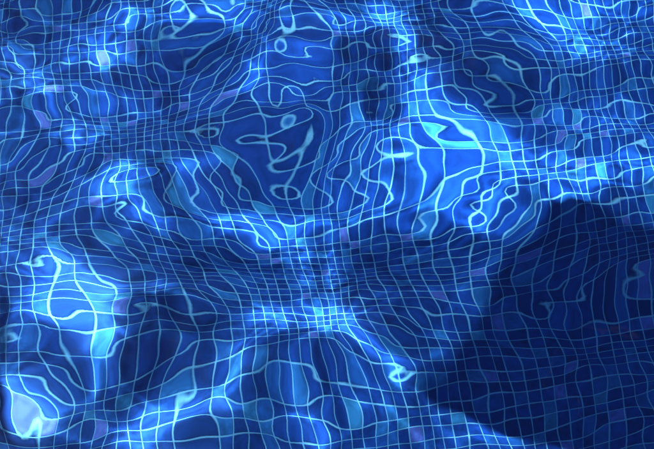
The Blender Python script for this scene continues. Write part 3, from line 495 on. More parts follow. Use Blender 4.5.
    -1649,-166,-166,-169,-175,-183,-192,-200,-202,-192,-136,-20,443,486,604,728,693,629,543,455,362,269,176,83,-9,-100,-190,-278,-363,-446,-516,-572,-352,-266,-279,38,320,321,271,243,208,177,199,279,269,250,199,136,64,-13,-88,-168,-243,-318,-386,-450,-510,-569,-632,-671,-645,-471,-344,-255,-87,70,239,264,216,153,172,187,142,120,75,23,-30,-85,-142,-198,-245,-279,-312,-341,-321,-260,-122,-9,43,68,195,256,295,319,369,440,500,579,697,839,377,256,163,124,103,94,89,90,89,90,90,
    -1602,-164,-164,-167,-173,-180,-188,-196,-199,-184,-140,-26,391,477,499,674,696,616,539,447,355,261,168,76,-16,-107,-196,-283,-369,-449,-520,-550,-327,-289,-284,-44,160,290,262,243,209,169,235,274,243,223,185,121,56,-14,-92,-166,-240,-313,-378,-440,-499,-549,-558,-542,-440,-307,-225,-26,237,379,343,269,194,139,141,130,113,77,41,-5,-55,-101,-153,-207,-254,-293,-328,-359,-334,-327,-161,-104,-34,13,78,190,247,280,313,360,441,540,646,737,392,239,165,127,110,103,99,100,99,100,100,
    -1541,-160,-161,-163,-169,-175,-182,-189,-187,-176,-109,-46,344,405,440,515,672,615,530,441,348,255,161,68,-23,-114,-202,-289,-373,-451,-521,-498,-325,-309,-287,-48,77,163,202,245,208,219,275,253,208,183,146,107,43,-27,-92,-161,-221,-265,-316,-371,-433,-464,-474,-416,-292,-175,48,371,451,407,327,257,193,149,112,72,46,27,-5,-41,-80,-121,-162,-211,-259,-300,-336,-360,-330,-338,-196,-163,-114,-80,20,102,171,209,256,315,362,445,584,699,347,233,166,135,120,113,112,110,111,111,112,
    -1465,-156,-156,-158,-164,-169,-175,-178,-177,-151,-115,75,132,344,407,413,534,591,518,432,340,247,153,61,-31,-120,-209,-294,-377,-449,-501,-449,-316,-338,-228,-27,45,145,158,177,242,247,256,258,219,155,101,52,15,-23,-72,-92,-131,-189,-258,-329,-384,-443,-426,-287,-150,119,491,489,432,381,323,256,194,135,84,37,-3,-35,-58,-86,-116,-142,-173,-216,-262,-305,-339,-353,-330,-330,-233,-186,-144,-148,-73,49,71,104,177,253,308,381,485,640,299,230,171,146,133,126,125,123,123,124,123,
    -1375,-151,-150,-154,-157,-162,-166,-170,-163,-148,-84,-39,199,178,371,361,405,518,484,411,326,234,143,52,-39,-127,-212,-298,-371,-436,-481,-402,-321,-258,-130,-47,54,113,173,190,215,200,232,290,255,196,129,60,-2,-49,-59,-66,-109,-171,-240,-305,-371,-390,-335,-134,188,557,543,465,419,365,307,244,179,115,57,5,-40,-76,-107,-132,-151,-171,-194,-228,-271,-312,-341,-347,-328,-325,-272,-194,-172,-143,-131,-53,8,3,53,181,237,314,414,497,319,220,184,160,148,142,139,137,137,136,137,
    -1274,-144,-145,-146,-151,-154,-159,-161,-157,-139,-100,-32,149,98,239,332,304,406,454,382,306,221,132,41,-47,-134,-216,-292,-368,-438,-410,-337,-238,-106,-74,-49,59,127,101,177,202,202,254,274,263,206,140,74,9,-56,-80,-50,-104,-159,-221,-280,-321,-316,-212,196,599,597,517,466,401,345,287,223,158,92,30,-25,-73,-111,-141,-171,-186,-201,-223,-250,-286,-320,-343,-342,-327,-325,-301,-205,-185,-159,-133,-119,-76,-63,-61,59,170,230,333,435,257,236,194,179,166,160,154,152,151,150,150,
    -1161,-138,-138,-140,-143,-147,-152,-154,-153,-140,-110,-44,19,122,142,241,255,270,362,368,291,208,120,35,-53,-136,-214,-297,-361,-344,-286,-185,-90,-83,-75,-27,37,88,142,183,157,197,259,260,254,215,154,80,3,-67,-114,-68,-91,-135,-186,-236,-264,-232,95,588,640,571,522,449,386,325,264,200,135,68,4,-55,-105,-145,-171,-198,-220,-233,-256,-276,-304,-331,-344,-337,-327,-329,-322,-214,-204,-170,-150,-138,-135,-129,-136,-76,74,154,239,314,283,231,217,197,187,177,172,167,165,164,164,
    -1040,-131,-130,-132,-136,-140,-145,-149,-151,-146,-127,-91,-49,81,91,164,204,195,240,278,262,197,117,30,-55,-138,-218,-264,-254,-213,-116,-23,-40,-34,-45,-41,24,78,120,173,169,212,250,233,216,189,135,76,6,-63,-131,-111,-70,-106,-161,-197,-213,21,497,653,617,576,505,437,369,305,241,177,111,44,-22,-83,-137,-179,-202,-220,-246,-267,-290,-306,-323,-341,-347,-335,-329,-336,-332,-225,-224,-190,-163,-161,-159,-182,-189,-175,-52,70,163,251,229,256,231,221,206,197,188,184,180,177,179,
    -911,-123,-122,-125,-128,-132,-138,-145,-151,-153,-150,-119,-74,18,37,53,159,171,159,191,182,136,79,15,-57,-118,-140,-134,-99,35,86,41,7,-45,-83,-107,-48,107,193,220,188,159,180,208,165,149,120,55,-9,-70,-121,-135,-56,-95,-121,-175,-20,374,600,641,622,560,495,421,352,284,219,153,88,20,-46,-109,-167,-213,-237,-243,-266,-295,-325,-338,-341,-355,-352,-333,-333,-345,-332,-239,-247,-217,-178,-181,-178,-210,-237,-231,-159,-46,82,128,293,249,257,239,228,215,206,199,194,192,192,
    -776,-114,-115,-116,-120,-124,-131,-139,-149,-160,-166,-175,-107,-21,12,29,71,112,131,103,127,109,50,-1,-31,-39,-50,17,156,161,100,56,-5,-58,-108,-123,-61,175,257,228,193,154,89,104,134,84,71,49,-12,-75,-131,-133,-48,-60,-116,-51,304,488,626,654,608,550,478,406,333,264,196,130,64,-2,-69,-133,-193,-245,-276,-270,-284,-319,-353,-370,-361,-369,-361,-334,-338,-351,-330,-256,-268,-249,-199,-199,-194,-232,-265,-274,-229,-126,-32,168,191,276,267,262,247,233,222,214,209,205,205,
    -636,-106,-106,-107,-111,-115,-122,-132,-144,-159,-177,-186,-125,-93,-49,-46,44,76,82,87,50,78,51,16,23,22,87,244,224,155,108,47,-13,-74,-125,-151,-16,243,271,236,198,142,93,26,49,67,21,-3,-25,-73,-119,-160,-21,-33,-47,229,418,520,671,650,598,532,461,386,314,242,174,107,42,-25,-90,-155,-217,-270,-313,-309,-302,-339,-375,-398,-386,-384,-371,-339,-342,-353,-328,-276,-286,-283,-227,-215,-212,-249,-287,-286,-282,-184,-80,35,248,268,289,279,266,250,238,228,221,218,217,
    -493,-97,-97,-98,-101,-105,-112,-122,-134,-152,-174,-196,-195,-136,-86,-81,-73,56,42,58,66,52,58,47,46,129,275,286,220,168,100,36,-28,-91,-140,-178,54,286,282,243,195,140,78,25,-15,5,8,-26,-56,-85,-120,-152,22,25,130,350,452,581,694,639,581,513,440,366,292,220,151,84,20,-47,-112,-176,-238,-293,-341,-353,-328,-356,-395,-421,-416,-401,-377,-346,-345,-351,-328,-298,-301,-305,-266,-233,-229,-266,-304,-290,-283,-239,-176,58,208,291,303,297,283,266,251,241,233,229,229,
    -349,-88,-87,-88,-91,-94,-101,-108,-121,-139,-162,-191,-243,-201,-142,-111,-87,-35,-16,3,85,55,39,76,138,245,322,289,230,161,93,25,-41,-107,-157,-201,131,315,288,247,194,136,75,19,-20,-36,-36,-43,-71,-91,-143,-68,86,98,232,399,514,629,691,626,563,492,419,344,269,197,128,61,-3,-68,-134,-197,-258,-314,-362,-392,-365,-373,-414,-442,-447,-420,-378,-356,-346,-344,-330,-318,-319,-315,-295,-263,-245,-285,-319,-279,-269,-258,-209,4,226,301,319,314,297,279,264,252,244,238,240,
    -206,-77,-78,-78,-81,-82,-87,-94,-105,-120,-145,-176,-271,-227,-195,-154,-151,-75,-50,-19,-11,46,89,117,208,249,342,290,224,154,85,15,-53,-121,-171,-223,207,330,294,250,193,134,74,20,-22,-53,-63,-67,-78,-107,-123,76,91,162,282,469,574,650,677,613,546,472,397,323,247,173,102,37,-25,-90,-155,-219,-279,-334,-380,-420,-408,-395,-432,-460,-477,-442,-374,-363,-344,-335,-336,-335,-338,-319,-302,-290,-272,-300,-315,-258,-274,-237,-172,-84,258,299,334,326,310,291,274,261,253,246,248,
    -64,-68,-68,-68,-69,-71,-74,-78,-86,-100,-126,-162,-288,-246,-219,-202,-181,-171,-64,-84,7,42,76,120,202,254,335,282,217,144,76,5,-63,-131,-185,-231,265,339,300,250,194,134,76,24,-21,-62,-80,-78,-79,-94,-16,105,92,211,346,543,608,663,660,598,529,454,378,302,224,149,77,11,-49,-111,-177,-242,-301,-354,-400,-438,-447,-425,-448,-478,-500,-459,-367,-366,-334,-332,-346,-337,-361,-331,-303,-296,-288,-309,-275,-264,-276,-227,-129,-23,179,320,340,338,320,300,282,268,259,253,254,
    75,-58,-59,-58,-59,-59,-60,-63,-68,-79,-99,-158,-252,-246,-235,-232,-229,-199,-145,-59,-52,-16,100,102,130,200,321,266,203,135,65,-3,-72,-139,-198,-226,303,345,303,252,195,137,81,29,-19,-65,-85,-73,-56,-35,26,105,108,274,419,583,635,667,645,585,513,438,361,282,203,126,51,-16,-75,-133,-198,-266,-326,-376,-419,-454,-475,-460,-466,-489,-514,-449,-357,-341,-330,-330,-349,-337,-316,-344,-325,-338,-301,-301,-260,-254,-265,-181,-120,-86,253,320,356,345,327,306,287,273,264,258,258,
    209,-49,-49,-49,-49,-48,-47,-49,-50,-58,-79,-107,-262,-244,-238,-240,-267,-248,-148,-107,-45,-6,52,66,69,70,216,259,185,119,55,-13,-79,-145,-204,-219,330,346,306,254,197,141,87,35,-15,-62,-73,-48,-15,-5,49,109,144,361,454,609,659,661,635,572,501,424,345,264,184,103,27,-44,-103,-157,-220,-288,-352,-401,-440,-473,-490,-495,-481,-500,-500,-376,-322,-315,-321,-320,-316,-337,-332,-335,-350,-336,-343,-297,-271,-270,-216,-157,-92,-99,266,344,361,351,330,309,289,276,266,260,261,
    338,-41,-40,-40,-39,-38,-37,-36,-36,-41,-57,-93,-241,-235,-233,-244,-260,-260,-196,-111,-71,5,59,24,5,-4,-5,134,163,105,41,-21,-88,-148,-207,-194,326,346,308,255,202,147,94,43,-11,-47,-44,-14,10,20,66,131,226,423,443,647,663,657,624,563,492,412,331,248,166,84,4,-70,-134,-184,-242,-308,-376,-430,-467,-491,-505,-511,-507,-486,-396,-305,-311,-294,-293,-309,-322,-326,-353,-348,-348,-349,-317,-346,-259,-250,-245,-115,-32,-86,301,342,364,350,330,308,289,277,266,260,261,
    460,-33,-32,-32,-30,-29,-28,-25,-26,-30,-45,-83,-219,-223,-226,-238,-250,-256,-208,-145,-84,26,35,9,-37,-64,-71,-80,-12,45,18,-35,-91,-152,-187,-93,202,361,297,262,205,154,103,50,2,-18,-8,13,31,43,97,210,310,410,462,649,661,651,615,557,485,404,319,232,148,65,-16,-92,-162,-215,-265,-329,-396,-455,-495,-520,-513,-521,-477,-370,-331,-279,-281,-286,-291,-295,-321,-328,-354,-349,-324,-347,-339,-320,-294,-245,-234,-62,-51,59,265,347,356,345,325,305,286,274,264,259,260,
    575,-25,-25,-24,-23,-21,-20,-19,-19,-24,-39,-71,-204,-207,-215,-230,-249,-268,-222,-144,-76,20,15,-13,-56,-94,-128,-131,-148,-128,-90,-91,-130,-121,-141,-10,74,265,315,252,211,162,111,63,28,21,24,36,46,98,187,290,346,391,495,596,655,640,611,555,480,395,306,218,130,46,-36,-113,-184,-243,-292,-348,-413,-472,-514,-548,-539,-457,-359,-328,-295,-247,-268,-269,-277,-291,-324,-331,-321,-328,-341,-335,-339,-330,-297,-249,-177,-60,24,99,286,332,349,335,318,297,282,269,261,256,256,
    682,-18,-18,-17,-16,-15,-13,-14,-15,-23,-42,-70,-176,-187,-203,-222,-245,-285,-210,-147,-87,-2,-6,-32,-78,-119,-147,-174,-187,-209,-211,-166,-139,-149,-96,-57,-3,117,222,266,211,165,126,88,66,58,54,63,99,215,238,348,363,387,488,566,619,631,609,550,471,384,293,202,112,26,-58,-133,-204,-265,-316,-369,-426,-483,-520,-552,-511,-342,-307,-297,-248,-247,-259,-255,-247,-278,-319,-329,-306,-315,-336,-337,-318,-322,-279,-220,-135,-84,-31,269,275,341,335,325,306,289,274,263,255,251,252,
    781,-12,-11,-11,-10,-8,-8,-10,-13,-26,-44,-93,-140,-172,-194,-207,-228,-253,-210,-202,-101,-8,-36,-59,-100,-147,-180,-182,-200,-219,-242,-245,-224,-162,-111,-79,-26,43,67,105,170,182,156,125,113,106,117,167,182,204,319,383,352,364,468,540,621,629,593,529,451,366,276,185,94,4,-80,-159,-226,-282,-336,-386,-440,-487,-519,-517,-377,-289,-280,-264,-247,-210,-233,-227,-235,-271,-292,-290,-294,-318,-314,-329,-296,-257,-277,-219,-111,-89,40,197,344,325,327,309,293,278,265,255,249,245,245,
    872,-6,-5,-5,-4,-3,-3,-5,-12,-25,-55,-79,-148,-159,-178,-190,-209,-240,-222,-234,-93,-64,-33,-85,-126,-167,-207,-221,-202,-225,-255,-264,-250,-209,-141,-82,-99,-5,40,13,79,154,143,155,190,187,198,186,180,241,349,353,347,330,445,493,661,616,574,507,429,345,258,167,77,-13,-101,-185,-259,-313,-349,-398,-448,-493,-511,-392,-277,-250,-255,-253,-173,-173,-172,-174,-182,-189,-216,-263,-313,-348,-337,-278,-279,-291,-265,-218,-146,-100,-38,370,303,326,305,293,277,265,255,246,241,238,238,
    954,0,0,1,1,3,2,0,-7,-23,-47,-114,-100,-149,-176,-194,-219,-238,-249,-170,-88,-90,-103,-95,-143,-186,-214,-238,-240,-234,-258,-265,-245,-212,-156,-154,-95,-52,-64,23,88,160,159,201,234,262,208,159,144,149,288,342,343,314,413,486,642,614,550,483,409,331,246,158,68,-23,-112,-198,-278,-350,-400,-424,-464,-497,-398,-255,-219,-220,-197,-104,-92,-88,-78,-95,-132,-176,-222,-266,-308,-339,-330,-313,-326,-299,-313,-230,-148,-76,56,298,309,287,283,272,261,251,244,237,233,230,230,
    1028,5,5,6,7,7,9,6,0,-13,-44,-75,-141,-160,-180,-194,-219,-269,-174,-127,-55,-100,-154,-188,-178,-210,-237,-236,-238,-259,-261,-247,-235,-175,-164,-144,-156,-126,-53,-59,96,146,208,276,300,255,196,145,119,91,165,267,346,318,393,507,580,574,537,471,396,315,230,142,52,-39,-127,-213,-292,-357,-409,-457,-477,-425,-266,-175,-172,-82,-14,-6,-5,-9,-50,-93,-137,-183,-231,-273,-307,-333,-345,-326,-326,-326,-329,-262,-203,-43,138,314,237,258,255,251,244,239,232,227,224,222,223,
    1093,10,9,11,11,14,14,14,9,-2,-28,-69,-168,-175,-192,-192,-232,-202,-138,-94,-54,-122,-173,-231,-269,-237,-255,-250,-246,-244,-226,-226,-198,-147,-151,-190,-172,-183,-114,-78,75,197,232,326,327,260,186,112,66,75,61,263,274,337,433,517,540,514,465,421,362,286,206,120,33,-55,-140,-222,-298,-368,-421,-448,-458,-292,-120,-89,0,75,85,66,25,-24,-55,-90,-137,-188,-236,-285,-328,-352,-348,-303,-342,-339,-329,-279,-234,-28,121,334,215,231,233,233,230,225,222,218,215,214,215,
    1149,14,13,15,16,19,20,21,18,9,-15,-63,-190,-199,-197,-207,-204,-165,-104,-81,-82,-127,-192,-245,-303,-309,-244,-258,-233,-193,-190,-205,-191,-145,-175,-195,-232,-180,-135,-92,97,142,246,384,325,257,183,120,66,51,55,152,283,324,411,502,522,491,436,362,303,243,167,87,5,-75,-156,-234,-303,-369,-422,-459,-321,-93,-4,63,116,133,122,75,24,-8,-44,-100,-156,-197,-233,-280,-329,-366,-342,-311,-345,-357,-370,-275,-210,-74,154,277,217,215,219,219,218,214,212,209,207,206,207,
    1196,17,17,18,21,22,26,26,26,18,-7,-55,-231,-216,-209,-196,-205,-122,-67,-102,-100,-148,-202,-261,-310,-324,-269,-206,-182,-183,-179,-209,-190,-160,-199,-217,-226,-197,-160,-86,133,142,236,361,306,247,184,116,76,89,41,133,234,297,382,451,502,492,420,345,265,192,121,45,-35,-116,-189,-255,-323,-374,-398,-336,-113,66,118,150,159,163,131,81,34,1,-45,-104,-163,-212,-237,-272,-319,-343,-352,-349,-358,-363,-367,-300,-215,-115,151,264,208,213,210,210,207,206,202,201,200,199,199,
    1234,20,19,21,24,26,28,31,30,21,-5,-53,-273,-238,-210,-202,-180,-64,-83,-116,-126,-165,-218,-274,-315,-325,-224,-174,-201,-156,-135,-161,-205,-229,-206,-198,-216,-190,-139,-58,84,122,180,317,298,238,170,139,153,108,92,188,216,226,371,390,409,469,412,330,241,156,76,-3,-82,-162,-239,-305,-338,-350,-301,-169,49,165,185,192,202,189,138,79,44,13,-38,-97,-159,-215,-265,-285,-306,-338,-361,-378,-371,-345,-344,-316,-206,-97,74,212,217,207,206,202,200,197,195,193,193,191,192,
    1262,22,22,23,25,28,31,32,30,21,-13,-68,-295,-248,-217,-167,-129,-92,-89,-133,-156,-194,-236,-278,-324,-284,-170,-169,-77,-53,-92,-141,-183,-222,-267,-284,-214,-190,-206,-54,83,100,123,221,254,221,205,227,174,142,199,203,239,220,364,387,361,329,317,284,224,145,57,-29,-108,-186,-261,-327,-378,-336,-210,-60,151,236,240,264,247,188,129,93,63,15,-40,-100,-158,-216,-268,-312,-320,-338,-369,-398,-363,-324,-338,-312,-202,-91,-4,216,193,206,198,195,193,190,188,187,186,185,185,
    1282,23,22,25,26,29,31,31,29,15,-17,-98,-248,-245,-224,-184,-138,-92,-106,-140,-180,-225,-261,-273,-291,-225,-165,-5,13,-36,-82,-130,-178,-224,-251,-247,-262,-225,-197,-51,-21,93,160,126,170,217,223,216,188,237,225,217,242,254,343,367,353,312,244,186,138,91,29,-47,-129,-205,-275,-337,-388,-300,-116,7,263,301,328,312,250,194,146,98,46,0,-47,-101,-162,-217,-267,-308,-334,-349,-377,-399,-357,-335,-334,-316,-183,-82,0,151,188,189,190,188,186,183,182,181,180,179,179,
    1291,24,23,25,27,28,30,29,24,10,-28,-82,-256,-256,-225,-217,-153,-84,-118,-149,-194,-238,-276,-262,-229,-167,-13,47,12,-22,-71,-118,-165,-210,-230,-254,-273,-274,-168,-23,29,106,81,78,100,157,166,206,250,258,228,230,248,258,358,376,335,285,229,162,87,18,-43,-100,-161,-228,-293,-345,-390,-253,-46,133,334,383,386,329,270,204,139,78,29,-11,-49,-105,-169,-227,-263,-299,-334,-360,-383,-396,-364,-346,-330,-323,-131,-96,23,112,156,173,178,179,179,178,176,175,174,174,174,
    1292,24,23,25,26,27,28,25,18,0,-37,-100,-271,-263,-234,-232,-180,-71,-127,-162,-209,-241,-263,-238,-158,-38,55,47,27,-14,-60,-102,-152,-194,-213,-255,-280,-212,-117,-18,102,85,63,22,9,42,117,162,252,260,242,238,248,268,387,369,326,270,204,136,67,-6,-81,-153,-214,-268,-317,-364,-375,-204,33,247,432,457,409,343,271,199,135,80,37,-11,-69,-128,-188,-235,-270,-304,-341,-367,-384,-386,-373,-330,-310,-278,-148,-102,10,99,129,155,166,172,172,173,171,171,169,169,169,
    1284,23,23,24,25,26,25,21,10,-12,-58,-118,-294,-273,-253,-227,-191,-100,-129,-177,-223,-241,-235,-192,-55,37,82,65,35,0,-43,-89,-140,-166,-202,-237,-230,-147,-79,56,75,45,28,-14,-37,-29,19,112,178,275,241,248,243,296,397,361,317,255,189,117,44,-29,-101,-176,-247,-308,-352,-376,-390,-102,93,391,515,479,418,349,275,204,138,87,38,-21,-81,-138,-182,-223,-273,-322,-368,-401,-389,-376,-343,-304,-303,-241,-193,-93,-4,83,112,141,158,166,168,168,167,167,165,164,165,
    1268,22,22,23,23,24,22,16,4,-26,-72,-167,-282,-289,-274,-237,-203,-143,-142,-187,-233,-228,-206,-111,12,80,113,77,47,17,-26,-75,-111,-146,-177,-179,-196,-62,-54,66,57,21,-19,-39,-94,-72,-41,47,91,226,253,239,246,326,393,357,309,244,174,100,27,-46,-119,-193,-264,-328,-377,-394,-339,-84,194,514,546,493,429,354,280,208,144,92,36,-26,-86,-131,-171,-226,-277,-319,-362,-411,-408,-359,-327,-310,-310,-230,-205,-105,-5,82,102,135,154,164,166,165,164,162,162,160,161,
    1245,20,21,21,22,21,19,13,-3,-33,-95,-173,-335,-313,-287,-263,-232,-165,-158,-193,-223,-210,-166,-33,54,115,132,88,62,35,-8,-47,-86,-109,-100,-145,-127,-43,-63,64,44,5,-48,-82,-104,-148,-64,-22,42,101,242,224,256,349,383,355,304,236,162,86,11,-63,-135,-207,-277,-341,-388,-406,-295,-55,314,583,565,506,435,359,285,212,150,94,35,-29,-82,-119,-170,-227,-274,-306,-354,-399,-400,-366,-332,-315,-317,-234,-182,-115,-27,99,96,142,157,165,166,163,162,159,158,157,156,
    1214,19,19,19,19,20,16,9,-6,-39,-98,-216,-392,-354,-315,-276,-280,-186,-157,-187,-204,-190,-97,34,83,124,143,104,81,55,19,-21,-34,-21,-71,-116,-92,-56,-64,55,37,-9,-58,-115,-131,-144,-132,-76,-18,35,124,207,262,357,375,358,300,229,152,74,-3,-79,-152,-222,-290,-353,-395,-411,-235,-2,404,625,577,512,439,363,288,217,154,95,34,-26,-71,-112,-168,-226,-259,-290,-343,-386,-396,-376,-333,-310,-313,-220,-169,-94,-26,52,120,153,167,169,167,163,159,157,154,153,153,
    1177,17,16,18,17,16,14,6,-9,-40,-102,-203,-490,-406,-348,-309,-283,-267,-148,-170,-188,-123,-37,63,103,124,153,127,104,81,51,40,47,-3,-61,-93,-82,-64,-63,52,31,-13,-60,-104,-150,-159,-145,-142,-91,-21,22,119,241,340,378,357,295,221,142,63,-16,-93,-167,-237,-305,-363,-405,-386,-160,53,455,648,578,517,441,366,291,220,155,97,35,-19,-58,-105,-167,-213,-235,-276,-333,-377,-393,-382,-319,-294,-272,-188,-195,-44,-38,15,140,173,178,174,168,162,157,154,151,150,149,
    1134,14,15,15,15,13,10,2,-13,-42,-107,-187,-593,-464,-373,-326,-304,-210,-195,-171,-161,-80,-23,61,142,115,160,153,136,124,115,97,55,2,-49,-85,-78,-65,-37,53,41,3,-48,-101,-151,-189,-175,-166,-156,-107,-34,17,153,298,375,350,285,209,131,52,-26,-103,-178,-248,-314,-371,-405,-321,-106,87,496,638,580,516,442,368,291,221,157,98,39,-7,-46,-100,-157,-185,-212,-267,-325,-368,-393,-356,-287,-289,-201,-169,-151,-46,-50,-15,181,184,186,177,168,160,154,151,147,147,146,
    1086,12,13,12,11,10,6,-3,-20,-53,-114,-228,-575,-493,-400,-339,-300,-221,-183,-200,-153,-40,-39,98,124,128,145,181,178,182,153,101,58,5,-46,-80,-75,-39,15,78,53,3,-52,-106,-157,-191,-191,-193,-192,-171,-134,-35,34,205,349,332,269,194,117,40,-36,-111,-185,-255,-316,-365,-374,-252,-68,107,515,610,574,510,441,366,291,219,157,99,48,8,-33,-91,-131,-151,-197,-258,-316,-366,-346,-295,-299,-262,-131,-150,-94,-59,-46,34,174,193,185,175,166,157,150,147,144,143,142,
    1034,10,10,10,8,6,1,-11,-30,-66,-140,-243,-588,-487,-395,-332,-254,-252,-199,-146,-122,-72,-10,54,71,116,174,199,211,207,158,104,54,3,-42,-90,-36,21,80,92,43,-5,-58,-109,-158,-184,-199,-219,-227,-196,-189,-120,-12,40,241,309,247,173,100,25,-48,-120,-192,-255,-314,-347,-312,-172,-43,136,483,577,547,501,434,362,286,216,156,103,59,27,-21,-68,-89,-124,-183,-248,-309,-304,-279,-291,-270,-182,-141,-115,-53,-64,-14,110,185,182,179,169,159,153,146,143,140,138,138,
    980,7,8,7,5,2,-5,-17,-41,-83,-157,-292,-524,-463,-387,-309,-260,-225,-190,-159,-91,-52,-81,50,66,100,152,205,204,211,158,97,52,6,-49,-37,37,52,122,78,44,-10,-64,-116,-158,-181,-213,-240,-243,-230,-176,-160,-67,-53,39,188,219,157,81,9,-66,-139,-201,-263,-306,-279,-214,-108,-24,167,395,550,497,472,422,350,279,210,155,108,78,45,1,-23,-46,-101,-169,-229,-243,-236,-262,-238,-195,-179,-149,-50,-44,-32,67,189,157,170,166,159,152,147,141,138,136,134,134,
    924,5,5,5,3,-2,-10,-24,-49,-94,-169,-292,-524,-450,-361,-286,-217,-185,-157,-143,-97,-106,14,14,67,38,104,162,170,201,149,107,61,18,26,47,36,79,92,67,33,-10,-65,-121,-163,-182,-228,-280,-209,-209,-190,-205,-115,-94,-64,-4,94,98,56,-11,-78,-145,-213,-250,-213,-170,-160,-115,43,81,341,478,462,414,390,334,264,202,152,120,100,70,49,32,-12,-76,-135,-164,-178,-207,-206,-171,-177,-188,-73,-33,-35,25,144,257,147,158,154,150,144,140,136,133,131,130,131,
    867,4,3,3,0,-4,-13,-28,-55,-97,-178,-253,-518,-419,-326,-249,-189,-158,-145,-159,-62,-25,-6,6,20,50,76,78,159,157,151,120,78,63,49,46,61,52,66,40,18,-13,-61,-114,-157,-192,-237,-240,-206,-201,-212,-190,-179,-159,-119,-16,-33,-38,-38,-65,-106,-159,-183,-153,-130,-150,-146,-61,6,37,198,385,412,358,327,301,245,187,151,138,129,119,115,83,27,-30,-72,-103,-136,-163,-143,-138,-162,-100,-41,11,31,105,180,224,165,150,146,142,137,134,130,129,127,125,126,
    811,2,3,1,-1,-6,-14,-30,-54,-98,-164,-293,-463,-377,-297,-157,-125,-145,-124,-125,-18,8,-12,-16,-26,11,58,83,88,90,141,135,103,79,71,50,17,32,41,29,-6,-32,-61,-99,-138,-177,-205,-231,-204,-185,-214,-225,-191,-190,-179,-94,-55,-81,-98,-104,-132,-157,-178,-178,-137,-137,-128,-46,-4,15,53,200,336,304,249,236,208,169,151,164,183,197,186,140,85,33,-13,-51,-99,-107,-85,-95,-62,-29,15,56,75,140,175,223,168,150,141,136,131,128,126,124,122,122,122,
    757,1,3,0,-1,-6,-14,-27,-50,-84,-148,-229,-442,-334,-193,-92,-107,-108,-87,-99,23,12,-6,-29,-34,-41,37,26,72,48,74,115,96,87,77,47,22,28,-6,-7,23,-9,-52,-89,-130,-168,-213,-244,-181,-191,-222,-245,-247,-209,-210,-144,-133,-110,-91,-123,-155,-190,-207,-203,-124,-140,-93,-92,-38,18,-23,-2,151,237,173,131,140,135,153,217,276,295,266,213,152,95,49,-8,-46,-10,-22,0,3,36,61,35,122,164,186,234,165,150,138,131,127,123,121,119,119,117,118,
    705,2,2,1,-1,-5,-12,-22,-39,-65,-110,-150,-344,-228,-125,-69,-76,-69,-47,-42,58,22,-7,-47,-60,-79,-2,7,22,32,21,79,76,62,59,41,10,12,3,-13,24,-6,-40,-84,-127,-172,-207,-237,-204,-199,-245,-269,-288,-245,-253,-198,-160,-160,-117,-124,-171,-222,-232,-158,-178,-144,-166,-31,-77,-36,-39,-113,-75,64,89,10,-12,63,171,329,416,413,363,294,225,174,112,53,75,59,55,40,71,74,64,82,165,165,188,217,163,148,134,128,122,120,117,115,115,113,114,
    657,2,3,2,0,-3,-8,-15,-27,-44,-60,-102,-61,-109,-90,-86,-67,9,41,49,70,44,-39,-69,-117,-114,-13,-70,17,-21,16,-15,29,31,25,4,43,15,-18,-6,31,29,-31,-85,-136,-181,-235,-199,-179,-284,-247,-319,-334,-311,-245,-170,-278,-124,-138,-137,-167,-228,-343,-267,-139,-194,-44,-89,4,-73,-176,-164,-256,-83,-69,-133,-235,-243,277,550,607,567,478,380,342,277,134,142,96,186,54,110,90,68,115,225,133,152,179,164,161,141,132,123,119,116,113,112,111,110,110,
    613,3,4,3,2,0,-3,-8,-15,-23,-34,-34,-57,-43,-44,-32,-12,11,35,47,46,18,-17,-59,-79,-73,-71,-33,-41,-16,-23,-2,-2,8,8,12,6,5,-2,-1,1,-13,-41,-83,-126,-167,-185,-205,-225,-231,-276,-286,-298,-283,-254,-240,-197,-198,-165,-174,-197,-239,-245,-228,-208,-141,-138,-81,-104,-118,-154,-204,-183,-172,-142,-151,-133,7,174,377,485,500,461,412,347,281,236,180,179,145,151,121,123,127,146,149,170,159,158,159,145,136,126,120,116,111,110,109,107,107,107,
    573,5,6,4,5,2,2,-2,-4,-8,-9,-15,-9,-14,-11,-6,6,24,37,39,33,13,-16,-42,-59,-65,-53,-51,-36,-34,-22,-21,-11,-6,-2,-2,1,-3,-7,-11,-14,-27,-53,-85,-119,-150,-176,-193,-208,-236,-249,-269,-273,-266,-249,-227,-221,-195,-190,-191,-204,-220,-231,-219,-188,-172,-135,-132,-123,-143,-169,-181,-189,-165,-147,-122,-73,16,174,306,393,425,416,384,345,300,251,223,194,185,160,154,144,144,149,162,155,154,151,144,138,129,121,116,112,108,107,105,105,103,104,
    538,7,7,7,6,6,6,5,4,4,3,5,4,7,8,13,20,27,32,32,24,8,-10,-29,-43,-47,-49,-43,-40,-33,-29,-22,-18,-13,-10,-7,-8,-10,-13,-18,-27,-41,-60,-86,-113,-138,-161,-180,-201,-215,-234,-243,-249,-245,-237,-226,-212,-206,-197,-199,-204,-210,-210,-202,-190,-170,-158,-146,-147,-154,-162,-171,-164,-151,-125,-88,-33,52,146,243,314,352,360,348,323,292,263,234,213,193,180,165,159,154,155,152,152,147,143,136,130,123,116,112,108,105,104,102,102,101,101,
    507,9,9,9,9,9,10,10,11,11,14,14,17,18,21,23,26,30,30,27,20,8,-7,-20,-30,-38,-38,-39,-36,-33,-28,-25,-20,-17,-14,-13,-13,-15,-20,-25,-34,-47,-65,-85,-108,-129,-150,-168,-185,-202,-213,-224,-229,-228,-223,-216,-211,-202,-200,-198,-199,-200,-200,-193,-183,-174,-163,-157,-153,-156,-157,-156,-147,-128,-102,-63,-9,56,132,202,259,295,311,310,298,280,258,237,216,201,186,174,164,158,154,150,145,141,136,129,123,117,112,108,105,102,101,99,99,98,99,
